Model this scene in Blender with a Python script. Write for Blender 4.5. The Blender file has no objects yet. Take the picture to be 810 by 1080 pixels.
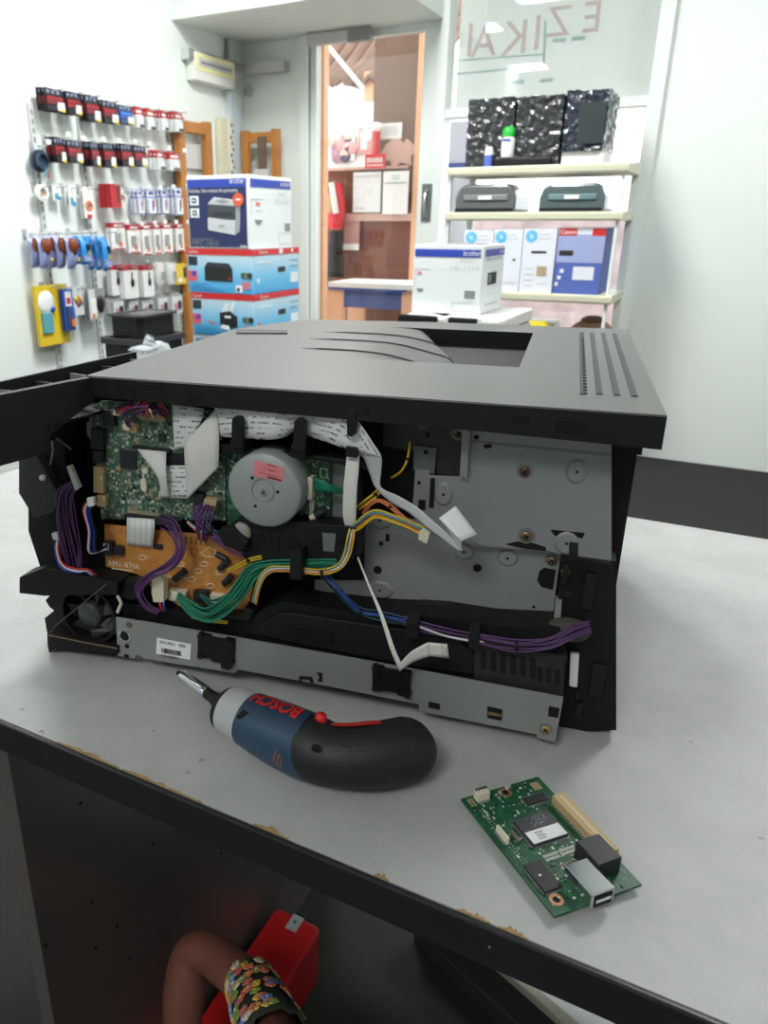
import bpy, bmesh, math, random
from mathutils import Vector, Matrix, noise
random.seed(7)
S = bpy.context.scene
COL = S.collection
PI = math.pi
# ---------------------------------------------------------------- measuring
F = 800.0
TH = math.atan(305 / 800)
CX, CY = 326.5, 539.5
TZ = 0.75                 # table top
CAMZ = TZ + 0.363
RA = math.radians(-28.5)  # the room's axes
PA = math.radians(-18.29) # the printer's axes
PO = Vector((-0.1695, 0.5741, TZ))
XL, YB = -2.635, 4.07     # left wall, back wall in room axes

def ray(x, y):
    a = (x - CX) / F
    b = -(y - CY) / F
    return Vector((a, math.cos(TH) + b * math.sin(TH), -math.sin(TH) + b * math.cos(TH)))

def rotz(v, a):
    c, s = math.cos(a), math.sin(a)
    return Vector((v[0] * c - v[1] * s, v[0] * s + v[1] * c, v[2]))

CAM = Vector((0, 0, CAMZ))

def on_plane(x, y, p, n):
    r = ray(x, y)
    return CAM + r * ((p - CAM).dot(n) / r.dot(n))

def onz(x, y, z):
    return on_plane(x, y, Vector((0, 0, z)), Vector((0, 0, 1)))

def room(w):
    return rotz(w, -RA)

def unroom(r):
    return rotz(r, RA)

def RY(x, y, d):          # measured on a wall plane of constant room y
    n = rotz((0, 1, 0), RA)
    return room(on_plane(x, y, n * d, n))

def RX(x, y, d):
    n = rotz((1, 0, 0), RA)
    return room(on_plane(x, y, n * d, n))

def RZ(x, y, z):
    return room(onz(x, y, z))

def P(x, y, d=0.0):       # printer coordinates on the plane at depth d
    n = rotz((0, 1, 0), PA)
    w = on_plane(x, y, PO + n * d, n)
    q = rotz(w - PO, -PA)
    return Vector((q.x, d, max(q.z, .0008)))

# ---------------------------------------------------------------- materials
MATS = {}

def lin(c):
    return tuple(((v / 255) / 12.92 if v / 255 <= 0.04045 else ((v / 255 + 0.055) / 1.055) ** 2.4) for v in c) + (1.0,)

def mat(name, c, rough=0.5, metal=0.0, coat=0.0, var=0.0, scale=30.0, bump=0.0, emit=0.0, alpha=1.0, trans=0.0, spec=0.5):
    if name in MATS:
        return MATS[name]
    m = bpy.data.materials.new(name)
    m.use_nodes = True
    nt = m.node_tree
    b = nt.nodes['Principled BSDF']
    b.inputs['Base Color'].default_value = lin(c)
    b.inputs['Roughness'].default_value = rough
    b.inputs['Metallic'].default_value = metal
    b.inputs['Coat Weight'].default_value = coat
    b.inputs['Specular IOR Level'].default_value = spec
    b.inputs['Alpha'].default_value = alpha
    b.inputs['Transmission Weight'].default_value = trans
    if emit:
        b.inputs['Emission Color'].default_value = lin(c)
        b.inputs['Emission Strength'].default_value = emit
    if var or bump:
        tc = nt.nodes.new('ShaderNodeTexCoord')
        nz = nt.nodes.new('ShaderNodeTexNoise')
        nz.inputs['Scale'].default_value = scale
        nz.inputs['Detail'].default_value = 5
        nt.links.new(tc.outputs['Object'], nz.inputs['Vector'])
        if var:
            mx = nt.nodes.new('ShaderNodeMix')
            mx.data_type = 'RGBA'
            mx.inputs[6].default_value = lin([max(0, v * (1 - var)) for v in c])
            mx.inputs[7].default_value = lin([min(255, v * (1 + var)) for v in c])
            nt.links.new(nz.outputs['Fac'], mx.inputs[0])
            nt.links.new(mx.outputs[2], b.inputs['Base Color'])
        if bump:
            bp = nt.nodes.new('ShaderNodeBump')
            bp.inputs['Strength'].default_value = bump
            bp.inputs['Distance'].default_value = 0.002
            nt.links.new(nz.outputs['Fac'], bp.inputs['Height'])
            nt.links.new(bp.outputs['Normal'], b.inputs['Normal'])
    MATS[name] = m
    return m

def pcb_mat(name, base, light, dark, scale=260):
    m = mat(name, base, 0.38)
    nt = m.node_tree
    b = nt.nodes['Principled BSDF']
    tc = nt.nodes.new('ShaderNodeTexCoord')
    mp = nt.nodes.new('ShaderNodeMapping')
    nt.links.new(tc.outputs['Object'], mp.inputs['Vector'])
    vo = nt.nodes.new('ShaderNodeTexVoronoi')
    vo.distance = 'MANHATTAN'
    vo.inputs['Scale'].default_value = scale
    nt.links.new(mp.outputs[0], vo.inputs['Vector'])
    r1 = nt.nodes.new('ShaderNodeValToRGB')
    r1.color_ramp.interpolation = 'CONSTANT'
    e = r1.color_ramp.elements
    e[0].position = 0.0; e[0].color = lin(dark)
    e[1].position = 0.30; e[1].color = lin(base)
    e2 = e.new(0.72); e2.color = lin(light)
    e3 = e.new(0.84); e3.color = lin([v * 0.8 for v in base])
    nt.links.new(vo.outputs['Color'], r1.inputs['Fac'])
    nz = nt.nodes.new('ShaderNodeTexNoise')
    nz.inputs['Scale'].default_value = scale * 0.25
    nt.links.new(mp.outputs[0], nz.inputs['Vector'])
    mx = nt.nodes.new('ShaderNodeMix')
    mx.data_type = 'RGBA'
    mx.inputs[7].default_value = lin(base)
    nt.links.new(nz.outputs['Fac'], mx.inputs[0])
    nt.links.new(r1.outputs['Color'], mx.inputs[6])
    nt.links.new(mx.outputs[2], b.inputs['Base Color'])
    return m

def print_mat(name, c, ink, rows, pitch, fill=0.5, duty=0.55):
    """white film with rows of tiny printed characters, laid out in the strip's own UV (metres)"""
    m = mat(name, c, 0.45)
    nt = m.node_tree
    b = nt.nodes['Principled BSDF']
    L = nt.links.new
    uv = nt.nodes.new('ShaderNodeUVMap')
    sp = nt.nodes.new('ShaderNodeSeparateXYZ')
    L(uv.outputs[0], sp.inputs[0])
    def M(op, a, bb=None):
        n = nt.nodes.new('ShaderNodeMath')
        n.operation = op
        for i, v in enumerate((a, bb)):
            if v is None: continue
            if isinstance(v, (int, float)): n.inputs[i].default_value = v
            else: L(v, n.inputs[i])
        return n.outputs[0]
    vv = M('MULTIPLY', sp.outputs[1], 1.0 / rows)
    band = M('LESS_THAN', M('ABSOLUTE', M('SUBTRACT', M('FRACT', vv), 0.5)), 0.15)
    row = M('FLOOR', vv)
    cb = nt.nodes.new('ShaderNodeCombineXYZ')
    L(M('MULTIPLY', sp.outputs[0], 1.0 / pitch), cb.inputs[0])
    L(M('MULTIPLY', row, 7.31), cb.inputs[1])
    nz = nt.nodes.new('ShaderNodeTexNoise')
    nz.inputs['Scale'].default_value = 1.0
    nz.inputs['Detail'].default_value = 0
    L(cb.outputs[0], nz.inputs['Vector'])
    cb2 = nt.nodes.new('ShaderNodeCombineXYZ')
    L(M('MULTIPLY', sp.outputs[0], 0.14 / pitch), cb2.inputs[0])
    L(M('MULTIPLY', row, 3.7), cb2.inputs[1])
    nz2 = nt.nodes.new('ShaderNodeTexNoise')
    nz2.inputs['Scale'].default_value = 1.0
    nz2.inputs['Detail'].default_value = 0
    L(cb2.outputs[0], nz2.inputs['Vector'])
    on = M('MULTIPLY', M('MULTIPLY', band, M('GREATER_THAN', nz.outputs['Fac'], duty - 0.08)), M('GREATER_THAN', nz2.outputs['Fac'], fill - 0.05))
    mx = nt.nodes.new('ShaderNodeMix')
    mx.data_type = 'RGBA'
    mx.inputs[6].default_value = lin(c)
    mx.inputs[7].default_value = lin(ink)
    L(on, mx.inputs[0])
    L(mx.outputs[2], b.inputs['Base Color'])
    return m

def glass_mat(name, tint=(250, 252, 251), refl=0.08):
    m = bpy.data.materials.new(name)
    m.use_nodes = True
    nt = m.node_tree
    nt.nodes.remove(nt.nodes['Principled BSDF'])
    tr = nt.nodes.new('ShaderNodeBsdfTransparent')
    tr.inputs[0].default_value = lin(tint)
    gl = nt.nodes.new('ShaderNodeBsdfGlossy')
    gl.inputs['Roughness'].default_value = 0.02
    mx = nt.nodes.new('ShaderNodeMixShader')
    mx.inputs[0].default_value = refl
    nt.links.new(tr.outputs[0], mx.inputs[1])
    nt.links.new(gl.outputs[0], mx.inputs[2])
    nt.links.new(mx.outputs[0], nt.nodes['Material Output'].inputs[0])
    MATS[name] = m
    return m

# ---------------------------------------------------------------- mesh builder
TXT = {}

def text_geo(s, bold=0.0):
    if s in TXT:
        return TXT[s]
    cu = bpy.data.curves.new('t', 'FONT')
    cu.body = s
    cu.size = 1
    cu.resolution_u = 2
    cu.offset = bold
    o = bpy.data.objects.new('t', cu)
    COL.objects.link(o)
    dg = bpy.context.evaluated_depsgraph_get()
    dg.update()
    me = bpy.data.meshes.new_from_object(o.evaluated_get(dg))
    vs = [v.co.copy() for v in me.vertices]
    fs = [tuple(p.vertices) for p in me.polygons]
    bpy.data.objects.remove(o)
    bpy.data.meshes.remove(me)
    bpy.data.curves.remove(cu)
    w = max(v.x for v in vs)
    TXT[s] = (vs, fs, w)
    return TXT[s]

class MB:
    def __init__(self):
        self.v, self.f, self.m, self.s = [], [], [], []
    def add(self, vs, fs, m, smooth=False):
        o = len(self.v)
        self.v += [Vector(v) for v in vs]
        for f in fs:
            self.f.append([i + o for i in f]); self.m.append(m); self.s.append(smooth)
        return self
    def box(self, x0, x1, y0, y1, z0, z1, m):
        vs = [(x, y, z) for z in (z0, z1) for y in (y0, y1) for x in (x0, x1)]
        return self.add(vs, [(0, 2, 3, 1), (4, 5, 7, 6), (0, 1, 5, 4), (2, 6, 7, 3), (0, 4, 6, 2), (1, 3, 7, 5)], m)
    def prism(self, poly, a, b, axis, m):
        n = len(poly)
        def mk(p, t):
            return {'x': (t, p[0], p[1]), 'y': (p[0], t, p[1]), 'z': (p[0], p[1], t)}[axis]
        vs = [mk(p, a) for p in poly] + [mk(p, b) for p in poly]
        fs = [tuple(range(n)), tuple(range(2 * n - 1, n - 1, -1))] + [(i, (i + 1) % n, n + (i + 1) % n, n + i) for i in range(n)]
        return self.add(vs, fs, m)
    def loft(self, rings, m, smooth=True, caps=True, closed=True):
        n = len(rings[0])
        vs = [p for r in rings for p in r]
        fs = []
        for k in range(len(rings) - 1):
            for i in range(n if closed else n - 1):
                j = (i + 1) % n
                fs.append((k * n + i, k * n + j, (k + 1) * n + j, (k + 1) * n + i))
        self.add(vs, fs, m, smooth)
        if caps:
            self.add(rings[0], [tuple(range(n))], m)
            self.add(rings[-1], [tuple(range(n - 1, -1, -1))], m)
        return self
    def lathe(self, prof, o, ax, m, n=24, smooth=True):
        ax = Vector(ax).normalized()
        u = ax.orthogonal().normalized()
        w = ax.cross(u)
        o = Vector(o)
        rings = [[o + ax * h + (u * math.cos(2 * PI * i / n) + w * math.sin(2 * PI * i / n)) * max(r, 1e-5) for i in range(n)] for r, h in prof]
        return self.loft(rings, m, smooth)
    def cyl(self, o, ax, r, h, m, n=20, smooth=True):
        return self.lathe([(r, 0), (r, h)], o, ax, m, n, smooth)
    def tube(self, path, r, m, n=6):
        path = [Vector(p) for p in path]
        rings = []
        up = None
        for i, p in enumerate(path):
            t = (path[min(i + 1, len(path) - 1)] - path[max(i - 1, 0)])
            if t.length < 1e-9: t = Vector((0, 0, 1))
            t.normalize()
            if up is None: up = t.orthogonal().normalized()
            up = (up - t * up.dot(t))
            up = up.normalized() if up.length > 1e-6 else t.orthogonal().normalized()
            w = t.cross(up)
            rr = r[i] if isinstance(r, list) else r
            rings.append([p + (up * math.cos(2 * PI * k / n) + w * math.sin(2 * PI * k / n)) * rr for k in range(n)])
        return self.loft(rings, m)
    def sphere(self, c, rx, ry, rz, m, n=14, k=8):
        c = Vector(c)
        rings = []
        for j in range(k + 1):
            a = -PI / 2 + PI * j / k
            q = max(math.cos(a), 1e-3)
            rings.append([c + Vector((rx * q * math.cos(2 * PI * i / n), ry * q * math.sin(2 * PI * i / n), rz * math.sin(a))) for i in range(n)])
        return self.loft(rings, m)
    def text(self, s, o, ex, ey, size, m, width=None, center=False, thick=0.0):
        vs, fs, w = text_geo(s)
        ex, ey, o = Vector(ex).normalized(), Vector(ey).normalized(), Vector(o)
        k = (width / (w * size)) if width else 1.0
        off = -w * size * k / 2 if center else 0
        return self.add([o + ex * (v.x * size * k + off) + ey * (v.y * size) for v in vs], fs, m)
    def build(self, name, parent=None, bevel=0.0, sub=0, recalc=True, seg=2):
        me = bpy.data.meshes.new(name)
        me.from_pydata([tuple(v) for v in self.v], [], self.f)
        slots = []
        for m in self.m:
            if m not in slots: slots.append(m)
        for m in slots: me.materials.append(m)
        me.polygons.foreach_set('material_index', [slots.index(m) for m in self.m])
        me.polygons.foreach_set('use_smooth', self.s)
        if recalc:
            bm = bmesh.new(); bm.from_mesh(me)
            bmesh.ops.recalc_face_normals(bm, faces=bm.faces)
            bm.to_mesh(me); bm.free()
        me.update()
        o = bpy.data.objects.new(name, me)
        COL.objects.link(o)
        if parent: o.parent = parent
        if any(self.s) and not sub:
            e = o.modifiers.new('e', 'EDGE_SPLIT'); e.split_angle = math.radians(63)
        if bevel:
            b = o.modifiers.new('b', 'BEVEL'); b.width = bevel; b.segments = seg; b.limit_method = 'ANGLE'; b.angle_limit = 0.7
        if sub:
            s = o.modifiers.new('s', 'SUBSURF'); s.levels = sub; s.render_levels = sub
        return o

class Each:
    """builds every collected shape as an object of its own"""
    def __init__(self): self.k = []
    def new(self):
        self.k.append(MB()); return self.k[-1]
    def build(self, name, parent=None, bevel=0.0):
        for m in self.k: m.build(name, parent, bevel)

def thing(name, label, cat, loc=(0, 0, 0), rz=0.0, group=None):
    o = bpy.data.objects.new(name, None)
    COL.objects.link(o)
    o.empty_display_size = 0.02
    o.location = loc
    o.rotation_euler = (0, 0, rz)
    tag(o, label, cat, group)
    return o

def tag(o, label, cat, group=None):
    o['label'] = label; o['category'] = cat
    if group: o['group'] = group
    return o

def rthing(name, label, cat, r, group=None, extra=0.0):   # a thing placed in room axes
    return thing(name, label, cat, unroom(r), RA + extra, group)

def struct(name, mb, bevel=0.0, parent=None):             # setting, meshed in room axes
    o = mb.build(name, parent, bevel)
    o.rotation_euler = (0, 0, RA)
    if not parent: o['kind'] = 'structure'
    else: o.rotation_euler = (0, 0, 0)
    return o

def spline(pts, n=8):
    pts = [Vector(p) for p in pts]
    if len(pts) < 3:
        return [pts[0].lerp(pts[1], i / n) for i in range(n + 1)]
    out = []
    for i in range(len(pts) - 1):
        p0, p1, p2, p3 = pts[max(i - 1, 0)], pts[i], pts[i + 1], pts[min(i + 2, len(pts) - 1)]
        for k in range(n):
            t = k / n
            out.append(0.5 * ((2 * p1) + (p2 - p0) * t + (2 * p0 - 5 * p1 + 4 * p2 - p3) * t * t + (3 * p1 - p0 - 3 * p2 + p3) * t ** 3))
    out.append(pts[-1])
    return out

def ribbon(name, left, right, m, parent, n=6, thick=0.0003, cross=4, swap=False):
    """flat flexible film between two edge curves, with UVs in metres"""
    L, R = spline(left, n), spline(right, n)
    vs, uv, fs = [], [], []
    u = 0
    for i in range(len(L)):
        if i: u += ((L[i] + R[i]) / 2 - (L[i - 1] + R[i - 1]) / 2).length
        w = (R[i] - L[i]).length
        for k in range(cross + 1):
            vs.append(L[i].lerp(R[i], k / cross)); uv.append((u, w * k / cross) if not swap else (w * k / cross, u))
    c = cross + 1
    for i in range(len(L) - 1):
        for k in range(cross):
            fs.append((i * c + k, i * c + k + 1, (i + 1) * c + k + 1, (i + 1) * c + k))
    me = bpy.data.meshes.new(name)
    me.from_pydata([tuple(v) for v in vs], [], fs)
    me.materials.append(m)
    ul = me.uv_layers.new(name='UVMap')
    for lp in me.loops: ul.data[lp.index].uv = uv[lp.vertex_index]
    for p in me.polygons: p.use_smooth = True
    o = bpy.data.objects.new(name, me)
    COL.objects.link(o)
    o.parent = parent
    s = o.modifiers.new('s', 'SOLIDIFY'); s.thickness = thick; s.offset = 0
    return o

def copy_tree(o, parent=None):
    c = o.copy()
    COL.objects.link(c)
    if parent: c.parent = parent
    for ch in list(o.children): copy_tree(ch, c)
    return c

# palette -----------------------------------------------------------
WALL = mat('wall_paint', (226, 232, 227), 0.7, var=0.01, scale=2)
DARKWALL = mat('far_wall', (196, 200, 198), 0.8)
CEIL = mat('ceiling_paint', (225, 228, 224), 0.8)
FLOOR = mat('dark_carpet', (26, 26, 26), 0.95, var=0.25, scale=120, bump=0.3)
ALU = mat('white_aluminium', (222, 228, 224), 0.4)
GASKET = mat('dark_gasket', (104, 108, 106), 0.6)
GREY = mat('mid_grey', (140, 143, 140), 0.5)
LTGREY = mat('light_grey', (196, 198, 194), 0.5)
BLK = mat('black_plastic', (18, 18, 19), 0.5, spec=.3)
BLK2 = mat('black_soft_plastic', (24, 25, 26), 0.55, var=0.1, scale=40, spec=.3)
BLK3 = mat('charcoal_plastic', (46, 48, 50), 0.5)
HOLE = mat('deep_black', (6, 6, 6), 0.9)
STEEL = mat('galvanised_steel', (142, 145, 144), 0.45, metal=0.25, var=0.04, scale=25)
STEEL_D = mat('darker_steel_plate', (118, 124, 125), 0.5, metal=0.25)  # steel a little darker than the galvanised plates
CHROME = mat('chrome', (215, 220, 225), 0.15, metal=1.0)
BRASS = mat('brass_screw', (150, 125, 95), 0.35, metal=0.8)
WHITE = mat('white_plastic', (225, 225, 220), 0.45)
PAPER = mat('white_paper', (235, 236, 234), 0.7)
CARD = mat('white_card', (226, 230, 230), 0.55)
RED = mat('red_print', (205, 38, 42), 0.5)
BLUE = mat('blue_print', (42, 68, 170), 0.5)
NAVY = mat('navy_print', (32, 44, 92), 0.5)
BLACKINK = mat('black_ink', (28, 28, 30), 0.6)
GREYINK = mat('grey_ink', (130, 134, 140), 0.6)
TAN = mat('tan_connector', (190, 165, 120), 0.5)
CREAM = mat('cream_connector', (222, 214, 190), 0.5)
YEL = mat('yellow_plastic', (225, 200, 30), 0.45)
WOOD = mat('honey_wood', (172, 112, 50), 0.5, var=0.15, scale=14)
# ---------------------------------------------------------------- camera, world, light
cam_d = bpy.data.cameras.new('camera')
cam = bpy.data.objects.new('camera', cam_d)
COL.objects.link(cam)
S.camera = cam
cam.location = CAM
cam.rotation_euler = (PI / 2 - TH, 0, 0)
cam_d.sensor_fit = 'VERTICAL'
cam_d.sensor_height = 24.0
cam_d.sensor_width = 18.0
cam_d.lens = F / 1080 * 24.0
cam_d.shift_x = (405 - CX) / 1080
cam_d.shift_y = (CY - 540) / 1080
cam_d.clip_start = 0.01
cam_d.dof.use_dof = True
cam_d.dof.focus_distance = 0.56
cam_d.dof.aperture_fstop = 10.0

W = bpy.data.worlds.new('world')
S.world = W
W.use_nodes = True
bg = W.node_tree.nodes['Background']
bg.inputs[0].default_value = (0.93, 0.97, 1.0, 1)
bg.inputs[1].default_value = 1.6
S.view_settings.view_transform = 'Standard'
S.view_settings.look = 'None'
S.view_settings.exposure = 1.2
S.view_settings.gamma = 1.0
S.view_settings.use_curve_mapping = False

# ================================================================= SETTING
XR, YN, ZC = 2.2, -2.6, 2.75
struct('floor', MB().box(XL - .1, XR + .1, YN - .1, YB + .15, -.1, 0, FLOOR))
struct('ceiling', MB().box(XL - .1, XR + .1, YN - .1, YB + .15, ZC, ZC + .1, CEIL))
struct('wall_left', MB().box(XL - .1, XL, YN - .1, YB + .15, 0, ZC, WALL))
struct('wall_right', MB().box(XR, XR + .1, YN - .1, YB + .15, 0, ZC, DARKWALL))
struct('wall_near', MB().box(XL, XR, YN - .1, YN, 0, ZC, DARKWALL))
DX0, DX1 = RY(323, 40, YB).x, RY(474, 25, YB).x     # door frame, window start
GX1 = -0.43
struct('wall_back', MB().box(XL, DX0, YB, YB + .12, 0, ZC, WALL).box(GX1, XR, YB, YB + .12, 0, ZC, WALL)
       .box(DX0, GX1, YB, YB + .12, 2.30, ZC, WALL))
# bulkhead along the top of the back wall
struct('trim_1', MB().box(XL, DX1 - .02, YB - .62, YB, 2.03, ZC, WALL))
# window post, glass and transom beside the door
wn = MB()
wn.box(DX1 - .03, DX1 + .01, YB - .03, YB + .08, 0, 2.30, ALU)
wn.box(GX1 - .06, GX1, YB - .03, YB + .08, 0, 2.30, ALU)
ztr = RY(490, 119, YB).z
wn.box(DX1, GX1 - .06, YB - .02, YB + .07, ztr - .02, ztr + .02, ALU)
wn.box(DX1, GX1 - .06, YB - .02, YB + .07, 0, .12, ALU)
wn.box(DX1, GX1 - .06, YB - .02, YB + .07, 2.24, 2.30, ALU)
wo = struct('window_1', wn)
GLASS = glass_mat('window_glass')
struct('pane', MB().box(DX1, GX1 - .06, YB + .02, YB + .026, ztr + .02, 2.24, GLASS).box(DX1, GX1 - .06, YB + .02, YB + .026, .12, ztr - .02, GLASS), parent=wo)
# shop lettering on the sign film behind the upper pane, read from inside
SIGNB = mat('sign_board', (224, 227, 225), 0.6)
PINK = mat('faded_red_letters', (214, 194, 192), 0.6)
TEAL = mat('faint_teal_lines', (180, 204, 202), 0.6)
sg = rthing('shop_sign', 'pale shop sign with faded pink letters seen from behind through upper window', 'sign', ((DX1 + GX1) / 2, YB + .16, 0))
w2 = (GX1 - DX1) / 2
for m_, c_ in ((SIGNB, (238, 238, 236)), (PINK, (228, 206, 204)), (TEAL, (208, 224, 222))):
    nt = m_.node_tree
    t_ = nt.nodes.new('ShaderNodeBsdfTranslucent'); t_.inputs[0].default_value = lin(c_)
    x_ = nt.nodes.new('ShaderNodeMixShader'); x_.inputs[0].default_value = .30
    nt.links.new(nt.nodes['Principled BSDF'].outputs[0], x_.inputs[1]); nt.links.new(t_.outputs[0], x_.inputs[2])
    nt.links.new(x_.outputs[0], nt.nodes['Material Output'].inputs[0])
MB().box(-w2, w2, 0, .02, ztr + .03, 2.6, SIGNB).build('sign_board', sg)
lt = MB()
def sgx(px, py):
    q = RY(px, py, YB + .16); return q.x - (DX1 + GX1) / 2, q.z
for ch, px, py, s in (('I', 490, 60, .21), ('A', 512, 59, .19), ('K', 546, 57, .21), ('I', 560, 53, .21), ('Z', 590, 38, .18), ('E', 622, 34, .18)):
    x, z = sgx(px, py)
    lt.text(ch, (x + .05, -.002, z), (-1, 0, 0), (0, 0, 1), s, PINK)
lt.build('lettering', sg)
tl = MB()
for (a, b) in (((478, 65), (574, 58)), ((478, 79), (570, 71))):
    x0, z0 = sgx(*a); x1, z1 = sgx(*b)
    tl.prism([(x0, z0), (x1, z1), (x1, z1 + .007), (x0, z0 + .007)], -.001, -.003, 'y', TEAL)
x0, z0 = sgx(574, 22); x1, z1 = sgx(572, 70)
tl.prism([(x0, z0), (x0 + .012, z0), (x1 + .012, z1), (x1, z1)], -.001, -.003, 'y', TEAL)
for a in ((583, 43), (603, 41), (540, 87), (570, 85)):
    x0, z0 = sgx(*a); tl.box(x0, x0 + .06, -.003, -.001, z0 - .008, z0 + .008, TEAL)
tl.build('printed_lines', sg)

# door
dr = MB()
DXR = DX1 - .03
gz1 = RY(390, 39, YB).z
dr.box(DX0 - .03, DX0 + .02, YB - .03, YB + .10, 0, 2.16, ALU)
dr.box(DX0 + .02, DX0 + .026, YB + .02, YB + .10, 0, 2.12, GASKET)
dr.box(DX0, DXR, YB - .03, YB + .10, 2.11, 2.30, ALU)
gx0, gx1 = RY(338, 150, YB + .05).x, RY(443, 150, YB).x
dr.box(DX0 + .026, gx0, YB, YB + .05, .02, 2.10, ALU)
dr.box(DXR - .004, DXR, YB + .002, YB + .05, .02, 2.10, GASKET)
dr.box(gx1, DXR - .004, YB, YB + .05, .02, 2.10, ALU)
dr.box(gx0, gx1, YB, YB + .05, gz1, 2.10, ALU)
dr.box(gx0, gx1, YB, YB + .05, .02, .22, ALU)
do = struct('door_1', dr)
struct('pane', MB().box(gx0, gx1, YB + .022, YB + .028, .22, gz1, glass_mat('door_glass', (246, 244, 242), 0.05)), parent=do)
hz0, hz1 = RY(450, 234, YB).z, RY(450, 194, YB).z
hx = RY(450, 214, YB).x
h = MB().box(hx - .027, hx + .027, YB - .006, YB + .001, hz0, hz1, mat('lock_plate', (98, 102, 100), .55)).box(hx - .018, hx + .018, YB - .007, YB - .005, hz0 + .02, hz1 - .02, GASKET)
h.tube([(hx, YB - .006, hz0 + .03), (hx, YB - .03, hz0 + .05), (hx, YB - .03, hz1 - .05), (hx, YB - .006, hz1 - .03)], .008, CHROME, 8)
struct('door_handle', h, parent=do)
q0, q1 = RY(325, 42, YB - .05), RY(384, 33, YB - .05)
c = MB().box(q0.x, q0.x + .24, YB - .07, YB - .03, q0.z - .03, q0.z + .02, LTGREY).box(q0.x + .24, q0.x + .36, YB - .075, YB - .03, q0.z - .035, q0.z + .035, GREY)
c.tube([(q0.x + .02, YB - .08, q0.z + .03), (q0.x + .2, YB - .10, q0.z + .045), (q0.x + .3, YB - .08, q0.z + .04)], .008, GREY)
struct('door_closer', c, bevel=.006, parent=do)

# ------------------------------------------------------------ outside, beyond the glass
BRICK = mat('pink_brown_render', (122, 98, 84), 0.8, var=0.05, scale=3)
BRICK2 = mat('red_brown_render', (116, 70, 54), 0.8, var=0.08, scale=3)
PEACH = mat('peach_paint', (228, 178, 140), 0.7)
PALE = mat('pale_pink_ledge', (206, 170, 156), 0.7)
PAVE = mat('pavement', (190, 180, 170), 0.9)
struct('trim_2', MB().box(-7, 3, YB + .15, 12, -.12, -.02, PAVE))
struct('trim_3', MB().box(RY(337, 200, YB + .2).x - .05, RY(346, 200, YB + .22).x, YB + .16, YB + .22, 0, 2.3, PEACH))
YO = 5.0                                             # the porch wall opposite the door
def oy(px, py, d=YO): return RY(px, py, d)
wx0, wx1 = oy(394, 100).x, oy(449, 100).x
pw = MB()
pw.box(wx0, wx1, YO, YO + .15, oy(410, 177).z, 3.2, BRICK)
lx0 = oy(347, 200).x - .6
pw.box(lx0, wx1, YO, YO + .15, -.02, oy(390, 177).z, BRICK2)
struct('wall_outside', pw)
struct('trim_4', MB().box(wx1 - .04, wx1 + .01, YO - .05, YO + .14, 0, 3.2, PEACH))
struct('trim_5', MB().box(oy(368, 229).x, wx1 - .04, YO - .05, YO, oy(400, 233).z, oy(400, 225).z, PALE))
struct('trim_6', MB().box(lx0, oy(432, 177).x, YO - .03, YO + .18, oy(390, 179).z, oy(390, 176).z, PALE))
# eaves
TILE = mat('roof_tile', (128, 102, 88), 0.8, var=0.12, scale=8)
TIMB = mat('dark_timber', (104, 84, 72), 0.8)
YE = 6.0
e0, e1 = oy(335, 92, YE), oy(394, 92, YE)
ev = rthing('tiled_eaves', 'brown tiled eaves with timber rafters outside the upper door glass', 'roof', ((e0.x + e1.x) / 2, YE, 0))
w = (e1.x - e0.x) / 2 + .5
rings = []
for k in range(9):
    yy = -.1 + k * .35; zz = e0.z + .02 + k * .20
    rings.append([Vector((-w + 2 * w * i / 60, yy, zz + .028 * math.sin(i * 1.3) - (.05 if k % 2 else 0))) for i in range(61)])
t = MB(); t.loft(rings, TILE, True, False, False)
eo = t.build('tile_course', ev); sm = eo.modifiers.new('s', 'SOLIDIFY'); sm.thickness = .03
for i, k in enumerate((.3, .8, 1.35)):
    MB().box(-w, w, k, k + .07, e0.z - .06 + k * .57, e0.z + .0 + k * .57, TIMB).build('purlin', ev)
a, b = oy(372, 45, YE), oy(394, 90, YE)
MB().tube([(oy(355, 52, YE).x - (e0.x + e1.x) / 2, -.15, oy(355, 52, YE).z), (oy(392, 97, YE).x - (e0.x + e1.x) / 2, -.15, oy(392, 97, YE).z)], .018, WHITE).build('conduit', ev)
xr = oy(376, 60, YE).x - (e0.x + e1.x) / 2
MB().box(xr - .04, xr + .04, -.05, 2.2, e0.z - .02, e0.z + .05, TIMB).build('rafter', ev)
bx = oy(391, 92, YE)
MB().box(-.035 + bx.x - (e0.x + e1.x) / 2, .035 + bx.x - (e0.x + e1.x) / 2, -.05, .02, bx.z - .1, bx.z + .1, PEACH).build('gutter_box', ev)

def opanel(name, label, cat, x0, y0, x1, y1, m, d=YO - .012, th=.01, frame=None):
    a, b = RY(x0, y1, d), RY(x1, y0, d)
    r = rthing(name, label, cat, ((a.x + b.x) / 2, d, a.z))
    w, hh = (b.x - a.x) / 2, b.z - a.z
    MB().box(-w, w, 0, th, 0, hh, m).build('sheet', r)
    return r, w, hh
INK = GREYINK
r, w, hh = opanel('paper_notice', 'blank bluish white notice below the red sign, left of the pair', 'notice', 372, 181, 402, 224, CARD, YO - .07)
MB().box(-w, w, -.004, 0, hh - .03, hh - .02, LTGREY).box(-w * .9, -w * .1, -.003, 0, .02, .03, LTGREY).build('printed_lines', r)
r, w, hh = opanel('paper_notice', 'white notice with grey header bar, right of the pair below red sign', 'notice', 403, 180, 431, 226, PAPER, YO - .075)
k = MB().box(-w * .85, w * .85, -.004, 0, hh * .72, hh * .74, INK)
for z in (.82, .88): k.box(-w * .3, w * .3, -.004, 0, hh * z, hh * (z + .02), mat('pale_teal_ink', (150, 190, 195)))
k.build('printed_lines', r)
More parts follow.
